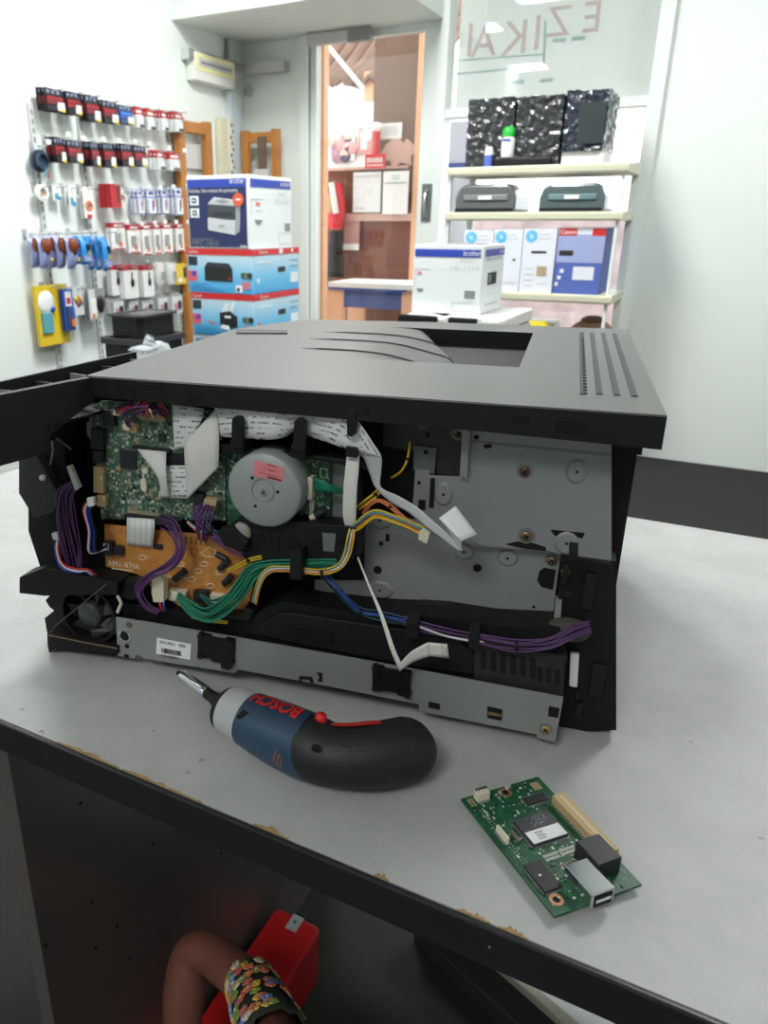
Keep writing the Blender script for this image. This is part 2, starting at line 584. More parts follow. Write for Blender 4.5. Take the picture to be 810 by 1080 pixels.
r, w, hh = opanel('paper_sheet', 'white sheet of paper pinned on the brown wall above the peeled patch', 'notice', 401, 129, 424, 147, PAPER)
k = MB()
for z in (.3, .45, .6, .75): k.box(-w * .6, w * .6, -.003, 0, hh * z, hh * (z + .05), LTGREY)
k.build('printed_lines', r)
r, w, hh = opanel('red_sign', 'small red sign with white lettering above the two notices', 'sign', 385, 162, 406, 178, RED, YO - .10)
k = MB().box(-w * .8, w * .8, -.003, 0, hh * .2, hh * .26, PAPER)
for j in range(7): k.box(-w * .8 + w * .235 * j, -w * .68 + w * .235 * j, -.003, 0, hh * .42, hh * .74, PAPER)
k.build('lettering', r)
# peeled patch
a = RY(420, 161, YO - .008)
pp = MB().prism([(.12 * math.cos(k / 14 * 2 * PI) * (1 + .35 * math.sin(k * 2.7)) , .08 * math.sin(k / 14 * 2 * PI) * (1 + .3 * math.cos(k * 3.1))) for k in range(14)], 0, .006, 'y', PALE)
o = pp.build('peeled_patch'); o.location = unroom(a); o.rotation_euler = (0, 0, RA); tag(o, 'pale irregular peeled patch on brown wall right of the red sign', 'patch')
# posters on the bright side
struct('wall_shopfront', MB().box(oy(330, 200, YO + .9).x - .3, wx0 - .06, YO + .83, YO + .95, 0, RY(370, 132, YO + .83).z, PAPER))
SKY = mat('overcast_board', (240, 244, 246), 0.8)
PUR = mat('mauve_print', (150, 118, 130), 0.6, var=.5, scale=22)
r, w, hh = opanel('poster', 'poster with mauve and dark figures on bright shopfront outside', 'poster', 347, 140, 374, 170, PAPER, YO + .8)
k = Each()
random.seed(3)
for i in range(16):
    x, z = random.uniform(-.85, .85) * w, random.uniform(.1, .85) * hh
    k.new().sphere((x, -.004, z), .05, .006, .045, [PUR, mat('poster_pink', (214, 160, 158)), mat('poster_dark', (92, 80, 104)), mat('poster_skin', (225, 190, 175))][i % 4], 8, 4)
k.build('printed_figure', r)
r, w, hh = opanel('poster', 'red and white poster beside the red post outside', 'poster', 378, 134, 392, 162, mat('poster_rose', (226, 150, 140)), YO + .8)
MB().box(-w * .6, w * .3, -.003, 0, hh * .15, hh * .5, PAPER).sphere((w * .2, -.004, hh * .7), .05, .006, .05, PAPER, 8, 4).build('printed_picture', r)
a = RY(396, 160, YO - .05)
r = rthing('red_post', 'short red post with white cap on the ledge outside', 'post', (a.x, YO - .04, oy(390, 176).z))
ph = RY(396, 138, YO - .04).z - oy(390, 176).z
MB().cyl((0, 0, 0), (0, 0, 1), .022, ph, RED).build('post', r)
MB().sphere((0, 0, ph + .02), .04, .04, .03, PAPER).build('cap', r)
# hanging bag and dark coat
a, b = RY(346, 242, YO - .1), RY(363, 193, YO - .1)
r = rthing('hanging_bag', 'red bag with white strap hanging outside at left of the door glass', 'bag', ((a.x + b.x) / 2, YO - .1, a.z))
w, hh = (b.x - a.x) / 2, b.z - a.z
k = MB()
rg = []
for i in range(9):
    t_ = i / 8; ww = w * (.25 + .9 * math.sin(PI * min(1, .15 + t_ * .75)))
    rg.append([Vector((ww * math.cos(q * PI / 8), .05 * math.sin(q * PI / 8), hh * t_)) for q in range(16)])
k.loft(rg, RED); k.build('bag_body', r)
MB().tube([(-w * .1, -.06, hh), (w * .35, -.065, hh * .6), (w * .55, -.06, hh * .35)], .02, PAPER).build('strap', r)
MB().sphere((-w * .3, -.055, hh * .55), .03, .01, .06, TAN, 8, 5).build('badge', r)
a2, b2 = RY(347, 292, YO - .1), RY(362, 243, YO - .1)
r = rthing('dark_coat', 'black garment hanging below the red bag outside', 'coat', ((a2.x + b2.x) / 2, YO - .1, a2.z))
w, hh = (b2.x - a2.x) / 2, b2.z - a2.z
MB().loft([[Vector((w * (1.1 - .25 * i / 5 + .06 * math.sin(q * 2 + i)) * math.cos(q * PI / 8), .045 * math.sin(q * PI / 8), hh * i / 5)) for q in range(16)] for i in range(6)], BLK).build('cloth', r)
r, w, hh = opanel('cloth_rag', 'pale pink cloth with white hem hanging on red brown wall outside', 'cloth', 363, 233, 379, 262, mat('pink_cloth', (190, 140, 132)), YO - .03)
MB().box(-w * 1.05, w * 1.05, -.006, 0, -.01, .03, PAPER).build('hem', r)
# table outside
a, b = RY(346, 299, YO - .5), RY(438, 299, YO - .5)
r = rthing('porch_table', 'white topped blue table with peach legs outside the glass door', 'table', ((a.x + b.x) / 2, YO - .30, 0))
w = (b.x - a.x) / 2
DB = mat('porch_blue', (62, 88, 168), 0.5)
zt = a.z
MB().box(-w, w, -.2, .2, zt - .02, zt + .01, PAPER).build('tabletop', r)
z2 = RY(390, 307, YO - .5).z
MB().box(-w, w * .78, -.195, -.17, z2, zt - .02, DB).build('apron', r)
z3 = RY(390, 326, YO - .5).z
MB().box(-w * .72, w * .74, -.16, -.14, z3, z2, mat('porch_blue_panel', (70, 88, 150), 0.5)).build('modesty_panel', r)
for s in (-1, 1):
    for yy in (-.17, .14):
        MB().box(s * w * .88 - .06, s * w * .88 + .06, yy, yy + .04, 0, zt - .02, PEACH).build('leg', r)
# blurred street beyond shelves
struct('trim_7', MB().box(-3.0, 1.5, 8.5, 8.7, 0, 1.2, mat('street_pink', (176, 156, 158), 0.8, var=.3, scale=5)))
r = rthing('street_board', 'lavender board standing outside behind the white window post', 'board', (RY(480, 150, 4.6).x, 4.6, 0))
MB().box(-.10, .12, 0, .05, .0, RY(480, 128, 4.6).z, mat('lavender_board', (226, 222, 238), 0.6)).build('panel', r)
MB().box(-.10, .12, -.01, 0, RY(480, 178, 4.6).z, RY(480, 172, 4.6).z, BLUE).build('printed_line', r)

# ceiling lamps: a reflected pair, then unseen ones added to brighten walls and printer
LF = mat('lamp_frame', (235, 235, 235), 0.5)
for x, y, sz, st, lb in ((-2.39, .58, .15, 9, 'square ceiling light reflected in window, the higher glint'), (-2.45, -1.45, .17, 9, 'square ceiling light reflected in window, the lower glint'),
          (-1.3, 2.4, .28, 27, 'unseen square ceiling light added above the aisle near the stacked boxes'), (.5, 2.6, .28, 17, 'unseen square ceiling light added near the plain right part of the back wall'),
          (-1.6, 1.5, .28, 11, 'unseen square ceiling light added above the aisle behind the worktable'), (-.2, -1.5, .36, 9.5, 'large unseen square ceiling light added in the shop rear to light the printer')):
    r = rthing('ceiling_light', lb, 'ceiling light', (x, y, ZC - .03), 'square ceiling lights')
    MB().box(-sz - .02, sz + .02, -sz - .02, sz + .02, .005, .03, LF).build('frame', r)
    MB().box(-sz, sz, -sz, sz, 0, .005, mat('lamp_diffuser_%d' % st, (252, 254, 253), 0.5, emit=st)).build('diffuser', r)

# ================================================================= LEFT WALL FITTINGS
def wp(px, py, off=0.0): return RX(px, py, XL + off)
for i, (px, lb) in enumerate(((89, 'slotted steel wall upright between the nearest and middle peg groups'), (182, 'slotted steel wall upright beside the far wooden frame'), (40, 'slotted steel wall upright at left edge of the pegs'))):
    q = wp(px, 200)
    r = rthing('wall_upright', lb, 'wall upright', (XL, q.y, .2), 'slotted uprights on the left wall')
    k = MB().box(0, .015, -.012, .012, 0, 1.36, LTGREY)
    for j in range(40): k.box(.015, .0155, -.004, .004, .03 + j * .033, .05 + j * .033, GASKET)
    k.build('upright', r)
# trunking, consumer unit, conduit
a, b = wp(190, 48), wp(237, 58)
r = rthing('cable_trunking', 'grey horizontal cable trunking high in the left corner', 'trunking', (XL, (a.y + YB) / 2, a.z - .04))
hl = (YB - a.y) / 2
MB().box(0, .05, -hl, hl - .001, -.02, .03, LTGREY).build('trunk_body', r)
MB().box(.05, .055, -hl, hl - .06, -.016, .026, GREY).build('cover_strip', r)
MB().box(.05, .30, hl - .06, hl - .001, -.02, .03, LTGREY).build('corner_run', r)
q = wp(237, 40)
r = rthing('conduit_pipe', 'thin grey vertical conduit pipe rising above the trunking', 'pipe', (XL, q.y, a.z + .0))
MB().cyl((.015, 0, 0), (0, 0, 1), .012, ZC - a.z - .01, GREY).build('pipe', r)
a, b = wp(197, 92), wp(237, 62)
yc = (a.y + b.y) / 2; hw = abs(b.y - a.y) / 2
z0, z1 = wp(217, 90).z, wp(217, 61).z
r = rthing('fuse_box', 'white wall fuse box with cream window strip in left corner', 'fuse box', (XL, yc, z0))
MB().box(0, .06, -hw, hw, 0, z1 - z0, WHITE).build('housing', r, .006)
hgt = z1 - z0
MB().box(.06, .064, -hw * .97, hw * .97, hgt * .35, hgt * .95, mat('cream_window', (236, 228, 170))).build('window_frame', r)
MB().box(.064, .067, -hw * .85, hw * .85, hgt * .5, hgt * .8, LTGREY).build('window_panel', r)
MB().box(.067, .072, -hw * .75, hw * .75, hgt * .60, hgt * .68, GREY).build('breaker_row', r)
q = wp(237, 110)
r = rthing('wall_duct', 'pale blue grey vertical duct below the fuse box', 'duct', (XL, q.y + .05, .9))
MB().box(0, .04, -.05, .05, 0, z0 - .9 - .002, mat('pale_duct', (196, 208, 210))).build('duct', r)
q = RY(255, 97, YB)
r = rthing('wall_hook', 'small round white hook on back wall below the trunking end', 'hook', (max(q.x, XL + .04), YB, q.z))
MB().lathe([(.03, 0), (.028, .012), (.012, .016), (.012, .03)], (0, 0, 0), (0, -1, 0), LTGREY).build('base', r)
MB().tube([(0, -.03, 0), (0, -.045, -.01), (0, -.045, -.025)], .006, GREY).build('hook', r)
# wooden frames
def wood_frame(label, r, w, hgt, extra, th=.05):
    o = rthing('wooden_frame', label, 'wooden frame', r, None, extra)
    for s in (-1, 1):
        MB().box(s * w - th / 2, s * w + th / 2, -.02, .02, 0, hgt, WOOD).build('post', o, .006)
    MB().box(-w, w, -.015, .015, hgt - .065, hgt - .012, WOOD).build('top_rail', o, .004)
    MB().box(-w, w, -.015, .015, .3, .35, WOOD).build('lower_rail', o, .004)
    return o
q0, q1 = RX(188, 128, XL + .05), RX(217, 123, XL + .05)
fa = wood_frame('honey wooden frame leaning at left wall behind the red topped packs', (XL + .05, (q0.y + q1.y) / 2, 0), abs(q1.y - q0.y) / 2, q0.z + .02, PI / 2)
q0, q1 = RY(259, 138, YB - .1), RY(291, 138, YB - .1)
fb = wood_frame('honey wooden frame against back wall with a tag hanging in it', ((q0.x + q1.x) / 2, YB - .1, 0), (q1.x - q0.x) / 2, q0.z, 0, .045)
hb = rthing('hanging_tag', 'small brown strap with white tag hanging in the back wall frame', 'tag', ((q0.x + q1.x) / 2 + .02, YB - .125, q0.z - .30))
MB().box(-.028, .028, 0, .008, .10, .265, TIMB).build('strap', hb)
MB().box(-.045, .045, -.012, .012, 0, .10, LTGREY).box(-.02, .02, -.014, -.012, .04, .07, mat('tag_pink', (200, 140, 140))).build('tag', hb)
q = RX(205, 165, XL + .03)
r = rthing('grey_case', 'light grey wall box with dark end behind the left wooden frame', 'box', (XL, q.y, q.z - .06))
MB().box(0, .024, -.12, .09, 0, .12, LTGREY).build('case', r, .004)
MB().box(0, .026, .09, .13, .0, .10, BLK3).build('end_cap', r)
q0, q1 = RY(264, 130, YB - .02), RX(232, 150, XL + .02)
r = rthing('patterned_strip', 'cream strip with dark flecks standing in the left corner', 'strip', (XL + .02, q1.y + .06, 0))
zt = RX(232, 125, XL).z
k = MB().box(-.015, .015, -.07, .0, 0, zt, mat('cream_strip', (214, 208, 182))).box(-.012, .018, .0, .05, 0, zt, mat('ivory_strip', (226, 224, 212)))
for j in range(26): k.sphere((.02, .03 + .012 * math.sin(j * 2.1), zt - .03 - j * .03), .003, .008, .01, TIMB, 6, 4)
k.build('strip', r)

# ------------------------------------------------------------ packs on pegs
def pk(name, c, rough=.35, **kw): return mat(name, c, rough, **kw)
CLEARBAG = pk('clear_bag', (206, 210, 210), .2, coat=.3)
K_BLACK = pk('pack_black', (34, 30, 34)); K_RED = pk('pack_red', (176, 34, 44)); K_CRIM = pk('pack_crimson', (120, 34, 42))
K_WHITE = pk('pack_white', (230, 230, 226)); K_YEL = pk('pack_yellow', (222, 190, 40)); K_BLUE = pk('pack_blue', (50, 86, 170))
K_SKY = pk('pack_sky', (48, 140, 214)); K_LAV = pk('pack_lavender', (150, 160, 206)); K_BRN = pk('pack_brown', (132, 66, 40))
K_ORG = pk('pack_orange', (214, 120, 70)); K_GRY = pk('pack_grey', (150, 150, 148)); K_DOTS = pk('pack_dot', (128, 138, 168)); K_TEAL = pk('pack_teal', (90, 160, 170))
K_SLATE = pk('pack_slate', (52, 74, 100))

def pack(kind, w, hh):
    """list of (part name, MB) for one hanging pack: x outwards from the wall, y along it, top at z=0"""
    out = []
    y0, y1 = -w / 2, w / 2
    def B(name, rects):
        k = MB()
        for (u0, v0, u1, v1, t0, t1, m) in rects:
            k.box(t0, t1, y0 + w * u0, y0 + w * u1, -hh + hh * v0, -hh + hh * v1, m)
        out.append((name, k))
    T = .012
    if kind in 'AS':
        base = K_BLACK if kind == 'A' else K_SLATE
        B('card', [(0, 0, 1, 1, 0, .003, base)])
        B('header', [(.02, .70, .98, .98, .003, .005, base)] + [(.1 + .28 * j, .78, .26 + .28 * j, .92, .005, .006, K_DOTS) for j in range(3)])
        B('blister', [(.05, .30, .95, .66, .003, T, K_CRIM if kind == 'A' else K_BLUE), (.08, .52, .92, .60, T, T + .001, K_RED if kind == 'A' else K_SKY), (.6, .06, .98, .42, .004, T + .003, K_WHITE), (.72, .02, .98, .12, T, T + .004, K_YEL), (.05, .04, .55, .26, .003, T, base)])
    elif kind == 'B':
        B('header', [(0, .62, 1, 1, 0, .004, K_RED), (.15, .72, .85, .84, .004, .005, K_WHITE)])
        k = MB().loft([[Vector((.004 + .014 * math.sin(PI * (q + .5) / 8), y0 + w * (.5 + .5 * math.cos(PI * (q + .5) / 8)), -hh + hh * v)) for q in range(8)] + [Vector((0, y0, -hh + hh * v)), Vector((0, y1, -hh + hh * v))][::1] for v in (0.02, .2, .45, .62)], CLEARBAG)
        out.append(('bag', k))
        B('earphone', [(.25, .06, .75, .16, .01, .022, K_BLACK), (.35, .22, .6, .4, .01, .021, K_WHITE)])
    elif kind == 'C':
        B('card', [(0, 0, 1, 1, 0, .003, K_LAV)])
        B('blister', [(.08, .05, .92, .62, .003, .014, K_WHITE), (.4, .15, .55, .55, .014, .016, K_BLUE), (.62, .3, .74, .62, .014, .016, K_ORG)])
        B('header', [(.05, .72, .95, .97, .003, .005, K_WHITE), (.2, .78, .8, .9, .005, .006, K_BLUE)])
    elif kind == 'D':
        B('card', [(0, 0, 1, .82, 0, .012, K_WHITE), (.1, .0, .9, .05, .012, .013, K_RED)])
        B('header', [(0, .82, 1, 1, 0, .013, K_RED), (.2, .87, .8, .94, .013, .014, K_WHITE)])
        B('cable_window', [(.25, .25, .6, .62, .012, .018, K_GRY), (.5, .12, .7, .3, .012, .016, K_ORG)])
    elif kind in 'EF':
        B('header', [(0, .86, 1, 1, 0, .002, CLEARBAG)])
        n = 12; rings = []
        for j, v in enumerate((0, .12, .4, .7, .86)):
            bulge = (.012, .03, .036, .026, .006)[j]
            rings.append([Vector((bulge * (1 + math.sin(2 * PI * q / n)) / 2 * (1 + .2 * math.sin(q * 3 + j)), y0 + w * (.5 + .5 * (1 - .05 * ((j + q) % 2)) * math.cos(2 * PI * q / n)), -hh + hh * v)) for q in range(n)])
        out.append(('bag', MB().loft(rings, K_SKY if kind == 'E' else K_LAV)))
        if kind == 'E':
            B('earphone', [(.35, .45, .7, .62, .03, .042, K_BLACK), (.5, .3, .65, .42, .03, .04, K_YEL), (.05, .1, .95, .3, .02, .034, K_LAV)])
        else:
            k = MB()
            for q in range(5): k.sphere((.034, y0 + w * (.2 + .15 * q), -hh * (.35 + .08 * (q % 2))), .016, w * .16, hh * .2, K_BRN, 8, 5)
            k.sphere((.05, y0 + w * .7, -hh * .75), .006, w * .12, hh * .06, K_YEL, 8, 4)
            out.append(('braided_cord', k))
    elif kind == 'G':
        B('carton', [(0, 0, 1, .86, 0, .03, K_WHITE)])
        B('header', [(0, .86, 1, 1, 0, .031, K_RED), (.35, .9, .65, .96, .031, .032, K_BLACK)])
        k = MB().sphere((.033, y0 + w * .55, -hh * .52), .006, w * .14, hh * .13, K_BLACK, 8, 5)
        k.tube([(.033, y0 + w * .55, -hh * .2), (.033, y0 + w * .5, -hh * .5)], .003, K_BLACK, 5)
        out.append(('printed_mouse', k))
    elif kind == 'H':
        k = MB().lathe([(w * .36, -hh), (w * .42, -hh * .9), (w * .5, -hh * .1), (w * .5, 0)], (w * .5, 0, 0), (0, 0, 1), K_WHITE, 14)
        out.append(('tub', k))
        B('label', [(.3, .25, .7, .6, w * .98, w * 1.0, K_GRY)])
    elif kind == 'Y':
        B('carton', [(0, 0, 1, 1, 0, .03, K_YEL)])
        B('label', [(.55, .3, .8, .8, .03, .031, K_BLACK), (.15, .1, .45, .3, .03, .031, K_WHITE)])
    elif kind == 'W':
        B('card', [(0, 0, 1, 1, 0, .004, K_WHITE)])
        k = MB().lathe([(hh * .17, 0), (hh * .17, .004), (hh * .10, .004), (hh * .10, 0)], (.004, 0, -hh * .6), (1, 0, 0), K_ORG, 14)
        out.append(('printed_ring', k))
        B('label', [(.25, .0, .75, .12, .004, .005, K_RED)])
    elif kind == 'T':
        B('card', [(0, 0, 1, 1, 0, .004, K_WHITE), (.2, .1, .6, .45, .004, .006, K_TEAL), (.5, .05, .9, .25, .004, .007, K_SKY)])
    elif kind == 'R':
        B('carton', [(0, 0, 1, 1, 0, .035, K_RED)])
        B('label', [(.55, .2, .95, .9, .035, .036, K_CRIM)])
    elif kind == 'O':
        k = MB().lathe([(w * .5, 0), (w * .5, .015), (w * .3, .018), (w * .3, 0)], (.0, 0, -hh * .5), (1, 0, 0), K_WHITE, 18)
        out.append(('coiled_cable', k))
        B('card', [(.35, .4, .65, 1, 0, .004, K_WHITE), (.4, .42, .6, .58, .018, .02, K_ORG)])
    elif kind == 'K':
        k = MB()
        for j in range(5): k.lathe([(w * (.5 - .03 * j), .004 * j), (w * (.5 - .03 * j), .012 + .004 * j), (w * (.42 - .03 * j), .012 + .004 * j), (w * (.42 - .03 * j), .004 * j)], (0, 0, -hh * .5), (1, .15 * (j % 3 - 1), 0), K_BLACK if j % 2 else K_SLATE, 22)
        out.append(('coiled_cable', k))
        B('card', [(.3, .7, .7, 1, 0, .004, CLEARBAG), (.55, .0, .68, .3, .02, .026, K_TEAL), (.7, .0, .78, .2, .02, .026, K_RED)])
    elif kind == 'Z':
        B('bag', [(0, 0, 1, .85, 0, .02, CLEARBAG)])
        B('header', [(0, .85, 1, 1, 0, .004, K_GRY)])
        B('contents', [(.2, .15, .5, .5, .02, .024, pk('pack_mauve', (180, 120, 140))), (.55, .2, .85, .6, .02, .025, K_BLACK)])
    elif kind == 'M':
        B('bag', [(0, 0, 1, 1, 0, .014, CLEARBAG)])
        k = MB()
        for q in range(7): k.sphere((.016, y0 + w * (.2 + .1 * q), -hh * (.4 + .07 * (q % 4))), .008, w * .12, hh * .10, [K_YEL, K_ORG, K_GRY, K_RED][q % 4], 7, 4)
        out.append(('contents', k))
    elif kind == 'N':
        B('bag', [(0, 0, 1, 1, 0, .016, K_GRY), (0, .0, .4, 1, .016, .018, CLEARBAG)])
        k = MB().sphere((.02, y0 + w * .72, -hh * .5), .012, w * .24, hh * .3, K_BLACK, 12, 8)
        k.box(.016, .02, y0 + w * .1, y0 + w * .45, -hh * .9, -hh * .3, K_WHITE).box(.02, .022, y0 + w * .15, y0 + w * .3, -hh * .95, -hh * .8, K_ORG)
        out.append(('adapter', k))
    elif kind == 'V':
        B('bag', [(0, 0, 1, 1, 0, .02, K_YEL)])
        k = MB().sphere((.022, y0 + w * .3, -hh * .28), .008, w * .28, hh * .2, K_WHITE, 12, 6)
        k.box(.02, .03, y0 + w * .08, y0 + w * .42, -hh * .78, -hh * .45, K_TEAL).sphere((.03, y0 + w * .45, -hh * .4), .006, w * .09, hh * .05, K_BLUE, 8, 5)
        out.append(('printed_picture', k))
    elif kind == 'U':
        B('card', [(0, 0, 1, 1, 0, .006, K_BLUE), (.2, .6, .8, .95, .006, .008, K_WHITE), (.3, .65, .7, .8, .008, .009, K_RED)])
        B('tube', [(.15, .1, .4, .6, .006, .018, K_SLATE), (.5, .1, .85, .5, .006, .018, K_ORG), (.5, .3, .85, .55, .018, .02, K_BLUE)])
    return out

PEG = mat('peg_chrome', (190, 194, 194), .3, metal=.6)
ROW = {1: 'top', 2: 'second', 3: 'third', 4: 'fourth', 5: 'fifth', 6: 'lowest'}
KN = {'A': ('black and red blister pack', 'ink_pack'), 'S': ('blue and black blister pack', 'ink_pack'), 'B': ('red headed clear earphone pack', 'earphone_pack'), 'C': ('lavender and white blister card', 'cable_pack'), 'D': ('white cable pack with red header', 'cable_pack'),
      'E': ('bright blue pouch with black plug', 'earphone_pouch'), 'F': ('brown corded pouch in pale blue bag', 'cable_pouch'), 'G': ('white carton with red top and dark mouse picture', 'mouse_carton'), 'H': ('plain white tub', 'cable_tub'), 'Y': ('small yellow carton', 'battery_carton'),
      'W': ('white card with orange ring', 'cable_card'), 'T': ('white card with teal picture', 'cable_card'), 'R': ('plain red carton', 'red_carton'), 'O': ('white coiled cable', 'cable_coil'), 'K': ('large black coiled cable', 'cable_coil'),
      'Z': ('clear bag of small parts', 'parts_bag'), 'M': ('clear bag of yellow and orange bits', 'parts_bag'), 'N': ('grey pack with black oval adapter', 'adapter_pack'), 'V': ('tall yellow bag with white cloud picture', 'yellow_bag'), 'U': ('narrow blue and red glue card', 'glue_card')}
ORD = ['first', 'second', 'third', 'fourth', 'fifth', 'sixth', 'seventh', 'eighth', 'ninth', 'tenth', 'eleventh', 'twelfth', 'thirteenth', 'fourteenth', 'fifteenth']
# (row, left px, right px, top px, bottom px, kind, count)
CL = [(1, 38, 66, 93, 117, 'A', 3), (1, 62, 84, 97, 121, 'A', 3), (1, 84, 102, 100, 128, 'A', 2), (1, 103, 122, 106, 130, 'A', 2), (1, 121, 139, 111, 131, 'S', 2),
      (1, 139, 151, 113, 136, 'B', 2), (1, 150, 163, 115, 138, 'B', 2), (1, 162, 176, 117, 139, 'B', 3), (1, 176, 193, 118, 140, 'B', 3),
      (2, 31, 48, 152, 188, 'K', 1), (2, 48, 66, 145, 172, 'A', 3), (2, 65, 84, 148, 172, 'A', 2), (2, 86, 103, 150, 176, 'A', 3), (2, 101, 120, 151, 177, 'A', 3), (2, 119, 138, 152, 176, 'A', 3), (2, 137, 153, 154, 176, 'A', 2),
      (2, 157, 173, 159, 180, 'B', 3), (2, 172, 191, 161, 181, 'B', 3),
      (3, 36, 49, 196, 213, 'O', 1), (3, 55, 64, 196, 212, 'T', 1), (3, 68, 79, 197, 219, 'T', 2), (3, 84, 98, 198, 231, 'W', 2), (3, 104, 122, 195, 220, 'R', 2), (3, 121, 132, 203, 219, 'O', 1),
      (3, 137, 150, 200, 227, 'C', 3), (3, 150, 163, 200, 227, 'C', 2), (3, 162, 176, 199, 227, 'C', 3), (3, 176, 192, 198, 228, 'C', 3),
      (4, 28, 47, 246, 284, 'F', 2), (4, 47, 75, 245, 284, 'F', 3), (4, 74, 91, 245, 280, 'E', 2), (4, 89, 113, 244, 286, 'E', 3),
      (4, 112, 130, 236, 264, 'D', 2), (4, 129, 146, 238, 268, 'D', 2), (4, 144, 158, 237, 270, 'D', 2), (4, 156, 168, 236, 269, 'D', 2), (4, 167, 181, 236, 268, 'D', 2), (4, 180, 193, 236, 266, 'D', 2),
      (5, 112, 124, 281, 313, 'G', 1), (5, 120, 142, 281, 316, 'G', 2), (5, 140, 158, 281, 314, 'G', 2), (5, 157, 166, 278, 302, 'H', 1), (5, 169, 178, 278, 301, 'H', 1), (5, 181, 195, 279, 301, 'Y', 1),
      (5, 34, 66, 303, 368, 'V', 1), (5, 57, 71, 306, 350, 'U', 2), (5, 69, 86, 304, 334, 'M', 2), (5, 85, 108, 306, 338, 'N', 2),
      (6, 112, 128, 316, 336, 'Z', 2), (6, 128, 144, 315, 335, 'Z', 2), (6, 144, 160, 314, 334, 'Z', 2), (6, 160, 175, 312, 332, 'Z', 2), (6, 175, 191, 310, 331, 'Z', 2)]
cnt = {}
for (row, xa, xb, yt, yb, kind, n) in CL:
    key = (row, kind); cnt[key] = cnt.get(key, -1) + 1
tot = dict(cnt); cnt = {}
rowc = {}
ORD2 = ORD + ['sixteenth', 'seventeenth', 'eighteenth']
for (row, xa, xb, yt, yb, kind, n) in CL:
    key = (row, kind); cnt[key] = cnt.get(key, -1) + 1
    step = {'V': .04, 'E': .045, 'F': .05, 'G': .036, 'R': .04, 'M': .028, 'N': .034, 'Z': .028, 'C': .022, 'D': .022}.get(kind, .02)
    q = wp(xa, yt, .04)
    qb = wp(xa, yb, .04)
    w = max(.032, wp(xb - (n - 1) * step * 200, yt, .04 ).y - q.y)
    hh = q.z - qb.z
    desc, nm = KN[kind]
    where = ('%s from left on %s peg row' % (ORD[cnt[key]], ROW[row])) if tot[key] else 'on the %s peg row' % ROW[row]
    rowc[row] = rowc.get(row, -1) + 1
    yc = q.y + w / 2
    peg = rthing('peg_hook', 'chrome peg hook, %s from the left on the %s peg row' % (ORD2[rowc[row]], ROW[row]), 'peg hook', (XL, yc, q.z - .004), 'peg hooks on the left wall')
    ln = .04 + n * step + .035
    MB().tube([(0, 0, .0), (ln, 0, 0), (ln + .008, 0, .010)], .0026, PEG).box(0, .004, -.012, .012, -.02, .02, PEG).build('hook', peg)
    if row in (1, 2) or kind in 'DC':
        MB().box(ln + .004, ln + .008, -.012, .012, .004, .022, K_WHITE).build('price_tab', peg)
    grp = '%s, %s' % (desc, where) if n > 1 else None
    X0 = .035 + (.03 if kind == 'U' else 0)
    src = rthing(nm, '%s, %s' % (desc, where), 'hanging pack', (XL + X0, yc, q.z + .004), grp)
    for pn, k in pack(kind, w, hh): k.build(pn, src)
    for j in range(1, n):
        c = copy_tree(src)
        c.location = unroom(Vector((XL + X0 + step * j, yc + random.uniform(-.006, .006), q.z + .004 - .0008 * j)))
        c.rotation_euler = (0, 0, RA + random.uniform(-.08, .08))

# ================================================================= CARTONS
class Carton:
    def __init__(self, name, label, x0, y0, z0, w, d, h, m, group=None, extra=0.0):
        self.o = rthing(name, label, 'box', (x0, y0, z0), group, extra)
        self.w, self.d, self.h = w, d, h
        k = MB().box(0, w, 0, d, 0, h, m)
        k.build('carton', self.o, .003)
    def q(self, k, face, u0, v0, u1, v1, m, lv=1, th=.0008):
        e = .0006 * lv
        if face == 'F': k.box(self.w * u0, self.w * u1, -e - th, -e + th * .2, self.h * v0, self.h * v1, m)
        else: k.box(self.w + e - th * .2, self.w + e + th, self.d * u0, self.d * u1, self.h * v0, self.h * v1, m)
        return k
    def poly(self, k, face, pts, m, lv=2):
        e = .0006 * lv + .0008
        if face == 'F': return k.prism([(self.w * u, self.h * v) for u, v in pts], -e, -e + .001, 'y', m)
        return k.prism([(self.d * u, self.h * v) for u, v in pts], self.w + e, self.w + e - .001, 'x', m)
    def t(self, k, face, s, u, v, size, m, width=None, lv=3):
        e = .0006 * lv + .001
        if face == 'F': return k.text(s, (self.w * u, -e, self.h * v), (1, 0, 0), (0, 0, 1), size, m, width * self.w if width else None)
        return k.text(s, (self.w + e, self.d * u, self.h * v), (0, 1, 0), (0, 0, 1), size, m, width * self.d if width else None)

YC = 2.8
f0 = RY(261, 184, YC); f1 = RY(261, 263, YC); fl = RY(196, 187, YC)
bw = f0.x - fl.x
bd = RX(307, 186, f0.x).y - YC
cz1 = f1.z; ch = f0.z - f1.z
CANB = (163, 206, 232)
def canon_mat(name):
    m = mat(name, CANB, .5)
    nt = m.node_tree
    tc = nt.nodes.new('ShaderNodeTexCoord'); sp = nt.nodes.new('ShaderNodeSeparateXYZ')
    nt.links.new(tc.outputs['Object'], sp.inputs[0])
    r = nt.nodes.new('ShaderNodeValToRGB')
    e = r.color_ramp.elements
    e[0].position = .0; e[0].color = lin((62, 160, 218)); e[1].position = .85; e[1].color = lin((200, 220, 230))
    x = e.new(.35); x.color = lin((110, 190, 230))
    dv = nt.nodes.new('ShaderNodeMath'); dv.operation = 'DIVIDE'; dv.inputs[1].default_value = .19
    nt.links.new(sp.outputs[2], dv.inputs[0]); nt.links.new(dv.outputs[0], r.inputs['Fac'])
    nt.links.new(r.outputs['Color'], nt.nodes['Principled BSDF'].inputs['Base Color'])
    return m
CAN = canon_mat('sky_printed_carton')
